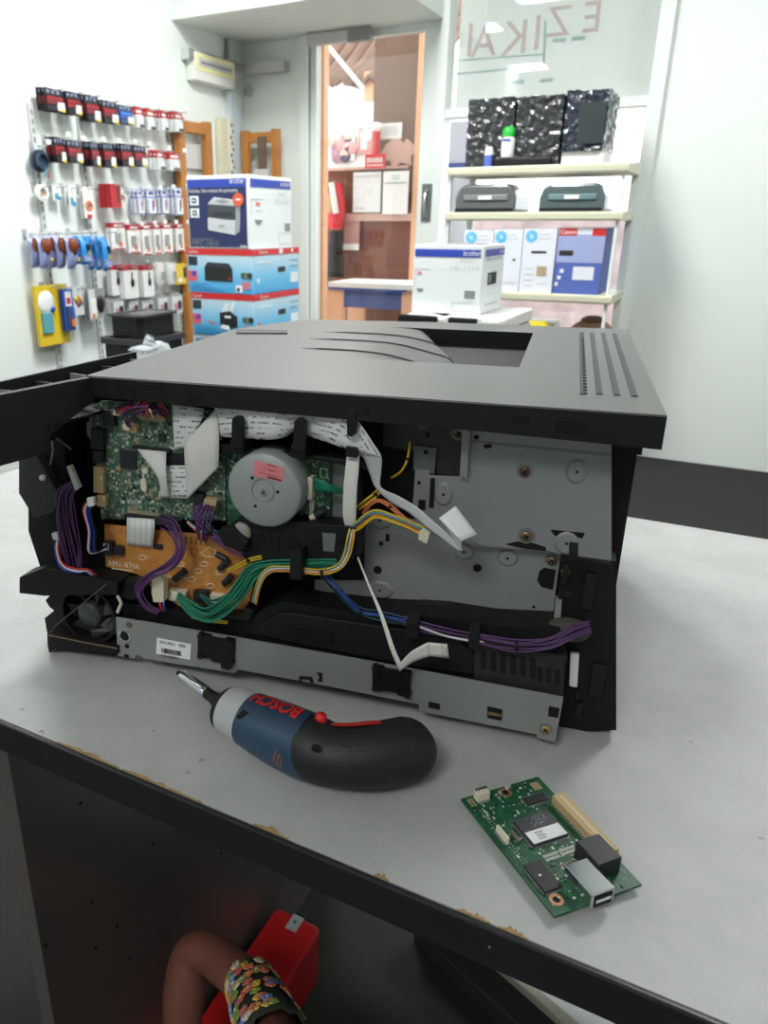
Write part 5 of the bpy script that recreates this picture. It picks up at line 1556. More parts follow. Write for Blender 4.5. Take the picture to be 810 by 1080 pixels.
for (x, y) in ((92 + 15, 504), (110, 526)):
    q = P(x, y, DB_ - .0052); MB().lathe([(.0016, 0), (.0012, .0006)], q, (0, -1, 0), CREAM, 10).build('connector_key', mb_)
k = MB()
for i in range(12): q = P(150 + 2.2 * i, 441.5 + .24 * i, DB_ - .001); k.box(q.x - .0003, q.x + .0003, DB_ - .002, DB_, q.z - .001, q.z + .001, CREAM)
for i in range(16): q = P(137 + 2.1 * i, 538.6 + .25 * i, DB_ - .001); k.box(q.x - .0003, q.x + .0003, DB_ - .004, DB_, q.z - .001, q.z + .0012, CREAM)
k.build('solder_pins', mb_)
comp('ribbon_socket', [(142, 469), (182, 473.5), (182, 476.5), (142, 472.5)], DB_, .005, CHIPB, mb_, .0003)
q = P(153, 510.5, DB_); MB().prism([(q.x + .0028 * math.cos(a * PI / 8), q.z + .0058 * math.copysign(abs(math.sin(a * PI / 8)) ** .6, math.sin(a * PI / 8))) for a in range(16)], DB_ - .003, DB_, 'y', CREAM).build('crystal', mb_, .0005)
q = P(154, 496, DB_); MB().prism([(q.x + .003 * math.cos(a * PI / 8), q.z + .0026 * math.sin(a * PI / 8)) for a in range(16)], DB_ - .002, DB_, 'y', CREAM).build('crystal', mb_)
k = Each(); screw(k, 103, 439, DB_, .0022, mat('pale_screw', (186, 176, 150), .3, metal=.7)); screw(k, 126, 544, DB_, .0022, MATS['pale_screw']); screw(k, 118, 542.5, DB_, .0015, MATS['pale_screw'], False); k.build('screw', mb_)
random.seed(21)
k = MB()
for i in range(420):
    x, y = random.uniform(113, 234), random.uniform(440, 541)
    if 126 < x < 146 and 472 < y < 496: continue
    q = P(x, y + (x - 170) * .07, DB_)
    a, b_ = random.choice(((.0007, .0004), (.0004, .0007), (.001, .0006), (.0006, .0012), (.0016, .0012)))
    k.box(q.x - a, q.x + a, DB_ - random.uniform(.0003, .0008), DB_, q.z - b_, q.z + b_, random.choice(SMD))
for (x, y) in ((126, 495), (166, 526), (146, 473)):
    q = P(x, y, DB_); k.lathe([(.0016, 0), (.0013, .0008)], (q.x, DB_, q.z), (0, -1, 0), mat('orange_dot', (214, 140, 60)), 10)
for (x, y) in ((187, 537), (199, 537)):
    for s in (-1, 1):
        q = P(x + s * 3, y, DB_); k.tube([(q.x - s * .0008, DB_ - .0004, q.z + .002), (q.x + s * .0004, DB_ - .0004, q.z), (q.x - s * .0008, DB_ - .0004, q.z - .002)], .0002, SILK, 4)
k.build('small_components', mb_)['kind'] = 'stuff'
# steel tabs behind the board
k = MB().prism(PL([(94, 430), (97, 430), (98, 444), (95, 444)], DB_), DB_ - .001, DB_ + .001, 'y', STEEL).prism(PL([(91.5, 445), (97, 444), (101, 470), (92, 458)], DB_), DB_ - .0005, DB_ + .001, 'y', STEEL)
k.build('mount_tab', pr); 
# orange power board -------------------------------------------------------
DO = .020
ob = plate('power_board', [(110, 553), (234, 566), (262, 586), (270, 603), (262, 640), (248, 650), (205, 637), (190, 640), (158, 618), (146, 606), (111.5, 597.5)], DO, .0016, PCBO)
exo = (P(160, 601.5, DO) - P(114, 596, DO)); ezo = Vector((-exo.z, 0, exo.x))
k = MB().text('RM1-8706', P(114, 596.5, DO - .0003), exo, ezo, .0075, SILK, width=.031)
for (x0, x1, y) in ((118, 140, 600), (143, 163, 611), (176, 198, 608)):
    q0, q1 = P(x0, y, DO - .0003), P(x1, y + (x1 - x0) * .12, DO - .0003)
    k.prism([(q0.x, q0.z), (q1.x, q1.z), (q1.x, q1.z + .0008), (q0.x, q0.z + .0008)], DO - .0004, DO, 'y', SILK)
def loop(k, pts, m=SILK, r=.0003, d=DO):
    pp_ = [P(x, y, d - .0003) for x, y in pts]; k.tube(pp_ + [pp_[0]], r, m, 4)
loop(k, [(161, 602), (178, 604), (178, 614), (161, 612)]); loop(k, [(201, 578), (208, 579), (208, 585.5), (201, 584.5)], RED)
loop(k, [(212, 583), (220, 577), (227, 580), (226, 588), (217, 587)]); loop(k, [(172, 600), (180, 601), (176, 594)])
for (x, y) in ((209, 602), (202, 611), (222, 618), (215, 595), (232, 604), (150, 588), (190, 595)):
    loop(k, [(x + 4.5 * math.cos(a * PI / 4), y + 2.4 * math.sin(a * PI / 4)) for a in range(8)])
for i in range(7):
    q = P(186 + 5.2 * i, 568 + .6 * i, DO); k.box(q.x - .0009, q.x + .0009, DO - .0004, DO, q.z - .003, q.z + .003, mat('solder_strip', (120, 92, 56), .4))
k.build('printed_marks', ob)
for (a, m_, h_) in ((rect(113, 569, 122, 583), CHIPB, .006), (rect(113, 570, 119, 577), WHITE, .0065), (rect(123, 574, 132, 583), CHIPB, .005), (rect(181, 619, 199, 630), CREAM, .006), (rect(207, 620, 222, 632), CHIPB, .006), (rect(224, 624, 240, 634), CREAM, .005), (rect(163, 573, 172, 578), CHIPB, .002)):
    comp('connector', a, DO, h_, m_, ob, .0004)
for (x0, y0, x1, y1, r_) in ((184, 611, 195, 602, .0032), (228, 584, 239, 590, .0026), (231, 600, 241, 591, .0026), (236, 616, 244, 607, .0028)):
    a, c = P(x0, y0, DO - .003), P(x1, y1, DO - .003)
    k = MB().cyl(a, c - a, r_, (c - a).length, CHIPB, 14).cyl(a.lerp(c, -.03), c - a, r_ * .96, (c - a).length * .14, LTGREY, 14); k.build('capacitor', ob)
# white plug with red and blue leads
wc = MB().prism(PL([(163, 609), (172, 607), (175, 611), (175, 633), (164, 633), (162, 622)], .008), .004, .012, 'y', CREAM)
for i in range(3): q = P(165 + 3.2 * i, 606.5, .008); wc.box(q.x - .0008, q.x + .0008, .006, .010, q.z - .001, q.z + .002, CREAM)
wp_ = wc.build('plug', pr, .0004)
MB().tube(spline([P(168, 632, .007), P(169, 638, .004), P(171, 644, .006)]), .0011, mat('wire_red', (196, 40, 48), .45)).build('wire', wp_)
MB().tube(spline([P(172, 632, .007), P(173, 638, .004), P(174, 644, .006)]), .0011, mat('wire_blue', (44, 70, 170), .45)).build('wire', wp_)

# motor -----------------------------------------------------------------
DM = .024
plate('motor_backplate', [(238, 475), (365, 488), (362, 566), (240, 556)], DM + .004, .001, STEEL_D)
mp = plate('motor_board', [(237, 474), (349, 480), (348, 557), (240, 557)], DM, .0016, PCBM)
mc = P(278, 518, -.002)
mr = (P(316.3, 519, -.002) - P(239.7, 517, -.002)).length / 2
MOTG = mat('motor_grey', (158, 164, 163), .42, metal=.15)
mo = MB().lathe([(mr * .96, .028), (mr, .026), (mr, .0018), (mr - .0018, 0), (mr * .33, 0), (mr * .32, .0010), (mr * .29, .0010), (mr * .28, .0), (mr * .14, .0), (mr * .13, -.0007), (.0, -.0007)], (mc.x, -.002, mc.z), (0, 1, 0), MOTG, 64).build('motor', pr)
k = MB().lathe([(.0014, 0), (.0014, .002), (.0010, .0024), (0, .0024)], (mc.x, -.0028, mc.z), (0, -1, 0), mat('shaft_steel', (150, 140, 124), .25, metal=.9), 16)
k.build('motor_shaft', mo)
k = Each()
for (x, y) in ((266, 504), (293, 519), (269.3, 533.8)):
    c = P(x, y, -.002); k.new().cyl((c.x, -.0017, c.z), (0, -1, 0), .0013, .0005, HOLE, 12)
k.build('motor_hole', mo)
sk = plate('pink_sticker', [(268.5, 485.2), (299.3, 493), (298, 509.3), (266.8, 501.5)], -.0024, .0005, mat('pink_sticker', (226, 134, 142), .55), mo)
so_, se_ = P(270, 500, -.0026), P(297, 507, -.0026)
sx_ = se_ - so_; sz_ = Vector((-sx_.z, 0, sx_.x)).normalized()
PKI = mat('sticker_ink', (128, 62, 72), .6)
k = MB().text('- 1 400 1', so_ + sz_ * .0046 + sx_ * .1, sx_, sz_, .0032, PKI, width=sx_.length * .75).text('0000', so_ + sz_ * .0086 + sx_ * .35, sx_, sz_, .0026, PKI, width=sx_.length * .4)
for i in range(8): o_ = so_ + sz_ * .0016 + sx_ * (.1 + .1 * i); k.box(o_.x, o_.x + .0014, -.0027, -.0024, o_.z, o_.z + .0006, PKI)
for i in range(9): o_ = so_ + sx_ * (.45 + .06 * i); k.box(o_.x, o_.x + .0012, -.0027, -.0024, o_.z - .0006, o_.z + .0005, BLACKINK)
k.build('printed_code', sk)
comp('connector', [(328, 500), (333, 500.5), (332.5, 524), (327.5, 523.5)], DM, .008, CREAM, mp, .0004)
comp('connector', [(328, 526), (333, 526.3), (332.5, 541), (328, 540.5)], DM, .004, LTGREY, mp)
a, c = P(333, 543, .018), P(343, 537, .018); MB().cyl(a, c - a, .0034, (c - a).length, CHIPB, 14).cyl(a.lerp(c, -.5), c - a, .003, (c - a).length * .5, CREAM, 14).build('capacitor', mp)
k = Each(); screw(k, 343.5, 482.5, DM, .0026, mat('copper_screw', (170, 130, 106), .35, metal=.7)); k.build('screw', mp)
k = MB()
for (x, y, r_) in ((322.5, 478, .0042), (322, 547, .0040), (249, 485, .002), (241, 492, .0015)): q = P(x, y, DM); k.cyl((q.x, DM + .0003, q.z), (0, -1, 0), r_, .0015, CHIPB, 16)
for (x0, y0, x1, y1) in ((328, 480, 337, 485), (338, 494, 345, 503), (246, 482, 250, 488)): loop(k, [(x0, y0), (x1, y0 + 1), (x1, y1 + 1), (x0, y1)], SILK, .0003, DM)
random.seed(8)
for i in range(110):
    x, y = (random.uniform(318, 347), random.uniform(477, 555)) if i < 90 else (random.uniform(239, 252), random.uniform(478, 500))
    q = P(x, y, DM); a = random.choice(((.0006, .0004), (.0004, .0008), (.001, .0005))); k.box(q.x - a[0], q.x + a[0], DM - .0006, DM, q.z - a[1], q.z + a[1], random.choice(SMD))
k.build('small_components', mp)['kind'] = 'stuff'
# green flat lead from motor board
GRN = mat('wire_green', (24, 120, 92), .5)
ribbon('green_lead', [P(332, 503, .015), P(342, 508, .010), P(353, 512, .013), P(364, 516, .020)], [P(332, 518, .015), P(343, 518, .010), P(353, 520, .013), P(364, 521, .020)], GRN, pr, 4, .001)
# black bracket around the motor and ribbon clips
br = MB().prism(PL([(232, 461), (400, 481), (400, 490), (350, 480), (300, 474), (240, 472), (232, 470)], .030), .012, .034, 'y', BLK2).build('ribbon_bracket', pr, .0008)
k = MB().prism(PL([(240, 556), (252, 546), (380, 556), (378, 588), (352, 588), (330, 592), (285, 590), (262, 594), (246, 576)], .008), .008, .026, 'y', BLK2)
bb = k.build('motor_bracket', pr, .0008)
k = Each()
for (x0, y0, x1, y1) in ((268, 563, 295, 582), (300, 566, 313, 580), (330, 566, 338, 580)): k.new().prism(PL([(x0, y0), (x1, y0 + 1.5), (x1, y1 + 1), (x0, y1)], .0078), .0074, .009, 'y', HOLE)
k.build('bracket_recess', bb)
plate('bracket_arm', [(306, 580), (318, 581), (318, 612), (305, 611)], -.005, .016, BLK2, bb, .0006)
plate('bracket_window', [(340, 562), (354, 563), (353, 582), (341, 581)], .0075, .002, STEEL_D, bb)
k = MB().sphere(P(255, 562, .007), .008, .004, .009, mat('milky_cap', (150, 148, 138), .4), 14, 8); k.build('milky_cap', bb)
for (pts) in ([(246, 441), (249, 438.5), (254, 438.5), (257.5, 441), (257.5, 472), (245, 471)], [(311.5, 443), (315, 441), (320, 441), (323.5, 444), (323.5, 476), (310, 474)], [(366.5, 435), (370, 433), (374, 433), (377, 436), (376, 457), (372, 460), (367, 459)]):
    MB().prism(PL(pts, -.001), -.004, .001, 'y', BLK2).build('ribbon_clip', br, .0008)
for (x0, y0, x1, y1) in ((245, 463, 258, 476), (309, 466, 324, 480), (366, 470, 378, 480)):
    MB().prism(PL(rect(x0, y0, x1, y1), .004), .0, .03, 'y', BLK2).build('clip_arm', br)
# chassis pieces right of the motor
plate('cable_channel', [(357, 490), (380, 492), (384, 540), (383, 612), (357, 612), (355, 560)], .036, .016, BODY)
plate('channel_clip', [(353, 574), (374, 575), (372, 590), (352, 588)], .004, .01, BLK2)

# ribbons ------------------------------------------------------------------
RIB = print_mat('printed_ribbon', (226, 228, 228), (96, 100, 106), .0040, .0007, .52, .52)
RIBV = print_mat('printed_ribbon_wide', (222, 224, 224), (96, 100, 106), .0046, .0009, .54, .52)
RIBP = mat('plain_ribbon', (224, 224, 216), .42)
RIBL = print_mat('lined_ribbon', (224, 226, 224), (206, 208, 208), .0052, .4, .2, .2)
def pts(*a): return [P(x, y, d) for x, y, d in a]
ribbon('flat_cable', pts((226, 428.5, .012), (240, 427, .008), (262, 425.5, .004), (285, 426, .003), (305, 428.5, .0045), (326, 428.5, .004), (346, 431, .003), (366, 436, .003), (380, 447, .004), (402, 481, .006)),
       pts((226, 459, .012), (240, 461, .008), (262, 462.5, .004), (285, 463.5, .003), (300, 461, .006), (314, 454, .010), (331, 462, .006), (347, 467, .003), (366, 473.5, .003), (402, 482, .006)), RIB, pr, 8)
ribbon('flat_cable', pts((380, 448, .0055), (391, 464, .0055), (402, 481, .006), (402, 498, .008), (402, 514, .008), (420, 523, .004), (440, 535, .0), (456, 549, -.004), (470, 561, -.006), (487, 578, -.008)),
       pts((366, 474, .0055), (376, 478, .006), (384, 484, .008), (390, 500, .010), (396, 514, .010), (412, 530, .006), (430, 540, .002), (448, 555, -.002), (462, 565, -.005), (484, 581, -.008)), mat('ribbon_grey_side', (196, 198, 202), .42), pr, 6)
ribbon('flat_cable', pts((463, 546.5, -.010), (470, 556, -.0095), (478, 568, -.009), (486.5, 581, -.008)), pts((486.5, 570.5, -.016), (487, 573, -.014), (487, 577, -.011), (487.5, 581, -.0085)), RIBP, pr, 5)
ribbon('flat_cable', pts((463, 546.5, -.0101), (480.5, 533.5, -.003)), pts((486.5, 570.5, -.0161), (503.5, 563.5, -.008)), mat('ribbon_lit_flap', (240, 242, 244), .22), pr, 5, .0004)  # end flap given a lighter white for the light it catches
k = MB()
ribbon('flat_cable', pts((181, 426, .016), (182, 440, .013), (183, 456, .012), (184.5, 474, .014)), pts((215, 431, .016), (213.5, 441, .013), (205, 457, .012), (194.5, 472, .013)), RIBV, pr, 5, .0003, 6, True)
ribbon('flat_cable', pts((194, 467.5, .0118), (195, 490, .010), (198, 526, .013)), pts((228.5, 430.5, .0115), (231, 462, .008), (230.5, 493, .0112)), RIBP, pr, 6, .0003, 6)
ribbon('flat_cable', pts((175.5, 491.5, .017), (186, 491, .016), (203, 491, .014)), pts((166.5, 525, .017), (182, 525.5, .016), (198.5, 526, .014)), RIB, pr, 4)
ribbon('flat_cable', pts((144.5, 473.5, .0165), (155, 487, .011), (164, 500, .009), (168, 509, .010), (170, 524, .015)), pts((175.5, 476.5, .0165), (175, 488, .011), (175.2, 498, .009), (176, 508, .0095), (178.5, 525, .015)), RIBP, pr, 5)
ribbon('flat_cable', pts((366.7, 474, .0065), (364.5, 492, .004), (362.2, 516, .003), (361.8, 545, .006), (366, 560, .012)), pts((379.5, 476.5, .0065), (378.5, 494, .004), (376.6, 516, .003), (375.4, 547, .006), (374.5, 558, .012)), RIBP, pr, 6)
fk = ribbon('flat_cable', pts((134, 545.5, .014), (133.8, 556, .011), (134, 574.5, .017)), pts((163, 547.5, .014), (163, 558, .011), (161, 577.5, .017)), RIBL, pr, 4, .0003, 6)
tr_ = ribbon('flat_cable', pts((372, 576, .012), (387, 615, .004), (400, 648, -.006), (411, 683, -.014), (421.5, 708, -.018)), pts((373.4, 575.5, .012), (389, 614.4, .0035), (404, 648, -.007), (415.5, 682, -.0155), (423.5, 700, -.020)), RIBP, pr, 6)
ribbon('flat_cable', pts((421.5, 708, -.018), (436, 698, -.017), (453.5, 692, -.014)), pts((422.5, 699, -.020), (434, 687, -.019), (451.5, 677.5, -.016)), RIBP, pr, 4)
ribbon('flat_cable', pts((453.5, 692, -.014), (473, 694, -.016)), pts((451.5, 677.5, -.016), (471, 679.5, -.018)), RIBP, pr, 3)
ribbon('flat_cable', pts((467, 693.2, -.0157), (473.5, 694, -.0164)), pts((465, 679, -.0177), (471.5, 679.5, -.0184)), mat('ribbon_end', (204, 204, 196), .4), pr, 2, .0008)

# wire harnesses ------------------------------------------------------------
WC = {'p': mat('wire_purple', (88, 50, 104), .5), 'g': GRN, 'y': mat('wire_yellow', (206, 172, 40), .45), 'o': mat('wire_orange', (206, 116, 66), .45), 'b': mat('wire_blue', (34, 60, 118), .45), 'c': mat('wire_cyan', (70, 140, 160), .45), 'r': mat('wire_red', (196, 40, 48), .45), 'w': mat('wire_white', (214, 210, 206), .45), 'k': BLK, 't': mat('wire_teal', (26, 70, 92), .45), 'n': mat('wire_brown', (110, 72, 50), .5), 's': mat('wire_salmon', (206, 110, 100), .45)}
LBL = {'p': 'purple', 'g': 'green', 'y': 'yellow', 'o': 'orange', 'b': 'blue', 'c': 'pale blue', 'r': 'red', 'w': 'white', 'k': 'black', 't': 'teal', 'n': 'brown', 's': 'salmon'}
def harness(path, cols, spread, r=.0008, conn=None, seed=0, wave=.3):
    """path: (px, py, depth[, spread factor]); one wire per colour letter, each a sub-part of the harness"""
    random.seed(seed)
    if conn: h_ = MB().prism(PL(conn[0], conn[1]), conn[1] - conn[2], conn[1], 'y', conn[3]).build('wire_plug', pr, .0004)
    else:
        q = P(*path[len(path) // 2][:3]); t_ = (P(*path[len(path) // 2 + (1 if len(path) > 2 else 0)][:3]) - P(*path[len(path) // 2 - 1][:3])).normalized()
        h_ = MB().lathe([(spread * .9 + r, -.001), (spread * .95 + r, 0), (spread * .9 + r, .001)], q, t_, BLK, 12).build('wire_tie', pr)
    n = len(cols)
    base = [P(*p[:3]) for p in path]
    sf = [p[3] if len(p) > 3 else 1 for p in path]
    for i, c in enumerate(cols):
        u = (i / (n - 1) * 2 - 1) if n > 1 else 0
        off = random.uniform(-.5, .5)
        cur = []
        for j, b in enumerate(base):
            t_ = (base[min(j + 1, len(base) - 1)] - base[max(j - 1, 0)]).normalized()
            sd = t_.cross(Vector((0, 1, 0)))
            sd = sd.normalized() if sd.length > 1e-4 else Vector((1, 0, 0))
            cur.append(b + sd * spread * sf[j] * (u + wave * random.uniform(-1, 1)) + Vector((0, spread * .5 * off + random.uniform(-1, 1) * spread * .25, 0)))
        o = MB().tube(spline(cur, 7), r, WC[c], 6).build('wire', h_)
        o['label'] = LBL[c] + ' wire'
    return h_
harness([(79, 512, .0, .6), (70, 520, -.004, .9), (70, 545, -.006, 1.2), (76, 575, -.004, 1.3), (80, 600, .002, 1.0), (84, 612, .01, .9)], 'ppppppppp', .0072, .0006, ([(73, 491), (77, 489), (87, 513), (82, 516)], .0, .004, LTGREY), 1, .12)
harness([(100, 525, -.0, .5), (91, 538, -.004, 1), (96, 560, -.004, 1), (97, 582, .0, 1), (113, 577, .010, .5)], 'rwbbk', .0034, .0008, ([(94, 524), (101, 523), (102, 532), (96, 533)], .0, .004, WHITE), 2, .15)
harness([(62, 566, .006), (60, 580, .0), (66, 596, -.005), (82, 602, -.006), (92, 602, -.002), (104, 612, .004)], 'bwpr', .0018, .0008, ([(57, 561), (63, 560), (65, 567), (59, 568)], .006, .004, LTGREY), 3)
harness([(170, 549, .012, 1), (182, 555, .006, 1), (189, 570, .002, .8), (189, 584, .0, .6), (178, 598, -.002, .6), (160, 607, -.003, .5), (148, 618, -.002, .5), (147, 628, -.002, .5), (155, 640, .0, .5), (168, 645, .004, .4)], 'ppppppp', .0055, .0007, ([(168, 545), (190, 548), (190, 553), (168, 551)], .014, .005, CHIPB), 4, .1)
harness([(176, 438, .014, .8), (158, 431, .004), (140, 433, .002), (132, 440, .006), (136, 450, .014, .5)], 'pppp', .0030, .0006, ([(132, 446), (139, 447), (139, 453), (132, 452)], .018, .004, CREAM), 5)
harness([(149, 438, .014, 1), (150, 430, .006), (158, 425, .004), (170, 428, .012)], 'srss', .0045, .0008, None, 6, .1)
harness([(158, 438, .014, 1), (156, 431, .004), (162, 426, .004), (172, 437, .014)], 'wrsr', .0045, .0008, None, 66, .1)
harness([(122, 433, .016), (130, 430, .008), (140, 427, .006), (152, 424, .012)], 'srpp', .002, .0008, None, 7)
harness([(221, 530, .014, .5), (218, 540, .006), (213, 556, .004, 1.1), (214, 570, .010, .8)], 'ppppp', .004, .0008, ([(218, 524), (231, 526), (230, 533), (217, 531)], .016, .005, TAN), 8)
harness([(211, 532, .014), (210, 545, .006), (222, 560, .004), (240, 572, .004), (258, 582, .006)], 'ppppt', .0045, .0009, None, 9)
harness([(198, 549, .014), (206, 556, .008), (216, 562, .008), (232, 566, .010)], 'swgk', .002, .0008, None, 10)
harness([(188, 628, .008, .5), (202, 642, .001, 1), (222, 648, -.002, 1), (244, 634, -.002, .9), (258, 616, .0, .9), (268, 602, .003, .8), (285, 596, .006, .6), (320, 595, .008, .5), (356, 594, .008, .5)], 'ggggggggg', .0062, .0009, ([(183, 622), (198, 624), (198, 631), (183, 629)], .012, .004, CREAM), 11, .12)
harness([(212, 628, .010, .5), (226, 636, .002, 1), (244, 628, .0, 1), (256, 614, .002, 1), (266, 600, .006, .8)], 'gtgg', .0030, .0008, ([(208, 625), (220, 627), (220, 633), (208, 631)], .014, .004, CHIPB), 12)
harness([(240, 656, .004), (216, 654, .003), (202, 650, .004)], 'yy', .0008, .0008, None, 13)
harness([(268, 636, .006), (274, 614, .002), (284, 601, .002), (306, 600, .003), (340, 603, .0), (358, 597, -.002), (366, 584, .002), (370, 568, .004), (372, 556, .01)], 'yowcy', .0021, .0007, None, 14, .2)
harness([(240, 602, .010), (250, 598, .004), (262, 591, .002), (276, 588, .006)], 'yy', .001, .0009, None, 15)
harness([(366, 560, .014), (378, 554, .006), (388, 546, .002), (398, 542, .0), (416, 547, -.002), (432, 553, -.004), (446, 561, -.006)], 'yyocy', .0026, .0009, ([(443, 559), (447, 556), (454, 561), (451, 571.5), (442, 567)], -.004, .004, CREAM), 16, .15)
harness([(384, 542, .012), (390, 532, .004), (400, 528, .001), (412, 534, .0), (424, 545, -.002), (442, 560, -.005)], 'oo', .0008, .0009, None, 17)
harness([(378, 536, .014), (388, 528, .006), (396, 522, .006), (400, 516, .014)], 'yy', .0012, .0009, None, 18)
harness([(413, 504, .03), (423, 497, .024), (430, 484, .022), (432, 466, .03)], 'y', .0008, .0009, None, 19)
harness([(340, 606, .012), (352, 618, .006), (364, 632, .006), (380, 645, .008), (400, 650, .006), (430, 656, .004)], 'tktbt', .0030, .0008, None, 20)
harness([(426, 654, .004), (446, 661, .002), (480, 669, .001), (510, 675, .0), (545, 681, -.002), (580, 678, -.002), (604, 667, .004), (622, 660, .012)], 'pppkppp', .0036, .0007, None, 21, .15)
harness([(440, 660, .0), (470, 671, -.001), (500, 676, -.001), (512, 677, .001)], 'w', .0006, .0009, None, 22)
for (x0, y0, x1, y1) in ((428, 655, 441, 672), (494, 666, 505, 684), (600, 580, 610, 590)):
    MB().prism(PL(rect(x0, y0, x1, y1), -.005), -.0065, .01, 'y', BLK2).build('tray_hook', tr, .0006)
k = MB().prism(PL([(228, 560), (244, 556), (262, 572), (254, 582), (236, 576)], .0), .0, .012, 'y', BLK2).build('cable_hook', pr, .001)
plate('cable_hook', [(192, 646), (206, 650), (262, 656), (268, 646), (258, 640), (252, 650), (210, 645)], .006, .012, BLK2, pr, .001)
plate('cable_hook', [(124, 612), (150, 612), (150, 626), (140, 634), (128, 630)], .006, .01, BLK2, pr, .001)

# ================================================================= POWER SCREWDRIVER
dz = TZ + .0235
def D(x, y, z=dz): return onz(x, y, z)
GRIP = mat('grip_black', (25, 26, 27), .55, bump=.15, scale=500)
TEALB = mat('tool_blue', (38, 66, 92), .42, var=.03, scale=80)
COLL = mat('tool_collar_grey', (176, 178, 180), .5)
TRED = mat('tool_red', (206, 34, 30), .4)
base = D(322, 787); base.z = TZ
sd_ = thing('power_screwdriver', 'dark blue and black cordless screwdriver with chrome socket lying on the worktable', 'screwdriver', base)
def DL(x, y, z=dz): return D(x, y, z) - base
# spine of the tool
spine = [(DL(239.5, 746), .0165), (DL(243, 748), .0178), (DL(262, 757.5), .0196), (DL(280, 766.5), .0215), (DL(300, 776), .0228), (DL(320, 785), .0232), (DL(334, 791), .0222), (DL(350, 796), .0204), (DL(370, 798), .0206), (DL(392, 797), .0216), (DL(412, 794), .0222), (DL(430, 790), .0220), (DL(440, 787.5), .0196), (DL(448, 785.5), .0148), (DL(453, 784), .008), (DL(454.5, 783.6), .002)]
sp_p = spline([p for p, r in spine], 6)
rads = []
for i in range(len(spine) - 1):
    for t_ in range(6): rads.append(spine[i][1] * (1 - t_ / 6) + spine[i + 1][1] * t_ / 6)
rads.append(spine[-1][1])
NP = len(sp_p)
cum = [0.0]
for i in range(1, NP): cum.append(cum[-1] + (sp_p[i] - sp_p[i - 1]).length)
def frame_at(i):
    t_ = (sp_p[min(i + 1, NP - 1)] - sp_p[max(i - 1, 0)]).normalized()
    s_ = t_.cross(Vector((0, 0, 1))).normalized()      # towards the viewer's side
    return t_, s_, Vector((0, 0, 1))
def surf(s, phi, off=0.0):
    s = max(0, min(s, cum[-1] - 1e-6))
    i = max(j for j in range(NP) if cum[j] <= s); i = min(i, NP - 2)
    f = (s - cum[i]) / (cum[i + 1] - cum[i])
    c = sp_p[i].lerp(sp_p[i + 1], f); r_ = rads[i] * (1 - f) + rads[i + 1] * f + off
    t_, s_, u_ = frame_at(i)
    return c + s_ * math.cos(phi) * r_ + u_ * math.sin(phi) * r_ * .98
def shell(s0, s1, m, name, parent, off=0.0, n=40, tilt=0.0, cap=True):
    rings = []
    st = max(4, int((s1 - s0) / .0025))
    for k_ in range(st + 1):
        rings.append([surf(s0 + (s1 - s0) * k_ / st + tilt * (math.sin(2 * PI * j / n)) * (k_ / st if tilt else 0), 2 * PI * j / n, off) for j in range(n)])
    return MB().loft(rings, m, True, cap).build(name, parent)
def s_at(x, y):
    q = DL(x, y); return min(range(NP), key=lambda i: (sp_p[i] - q).length)
sC, sB, sG, sE = cum[s_at(243, 748)], cum[s_at(261, 757)], cum[s_at(330, 788)], cum[-1]
shell(0, sC + .001, BLK, 'nose_ring', sd_)
shell(sC, sB + .002, COLL, 'collar', sd_, .0004)
bodyo = shell(sB, sG + .012, TEALB, 'motor_housing', sd_)
# slanting black grip
rings = []
n = 40
for k_ in range(46):
    t_ = k_ / 45
    rings.append([surf((sG - .006 + .016 * (.5 - .5 * math.sin(2 * PI * j / n + .3))) * (1 - t_) + sE * t_, 2 * PI * j / n, .0006 * min(1, t_ * 12)) for j in range(n)])
grip = MB().loft(rings, GRIP, True).build('grip', sd_)
# raised blue-grey panel under the lettering
k = MB(); rings = []
for i in range(13):
    s_ = sB + .004 + (sG - .004 - sB - .004) * i / 12
    rings.append([surf(s_, PI / 2 + a * .62, .0002 + .0009 * (1 - abs(a) ** 4)) for a in (-1, -.8, -.4, 0, .4, .8, 1)])
k.loft(rings, mat('tool_blue_dark', (34, 56, 80), .45), True, False, False).build('name_panel', bodyo)
# lettering
vs, fs, tw = text_geo('BOSCH', .028)
L0, L1 = cum[s_at(318, 784)], cum[s_at(269, 761)]
k = MB(); hgt = .0115
hmax = max(v.y for v in vs)
# subdivide big letter faces via bmesh so that they follow the curved housing
bm = bmesh.new()
bv = [bm.verts.new(v) for v in vs]
for f in fs:
    try: bm.faces.new([bv[i] for i in f])
    except ValueError: pass
bmesh.ops.triangulate(bm, faces=bm.faces[:])
for _ in range(2): bmesh.ops.subdivide_edges(bm, edges=[e for e in bm.edges if e.calc_length() > .12], cuts=1)
bmesh.ops.triangulate(bm, faces=bm.faces[:])
bm.verts.ensure_lookup_table()
def letter(v):
    s_ = L0 + (L1 - L0) * v.x / tw
    lat = (v.y / hmax - .5) * hgt
    return surf(s_, PI / 2 - lat / .022 + .02, .0016)
k.add([letter(v.co) for v in bm.verts], [[v.index for v in f.verts] for f in bm.faces], TRED)
bm.free()
k.build('lettering', bodyo, recalc=False)
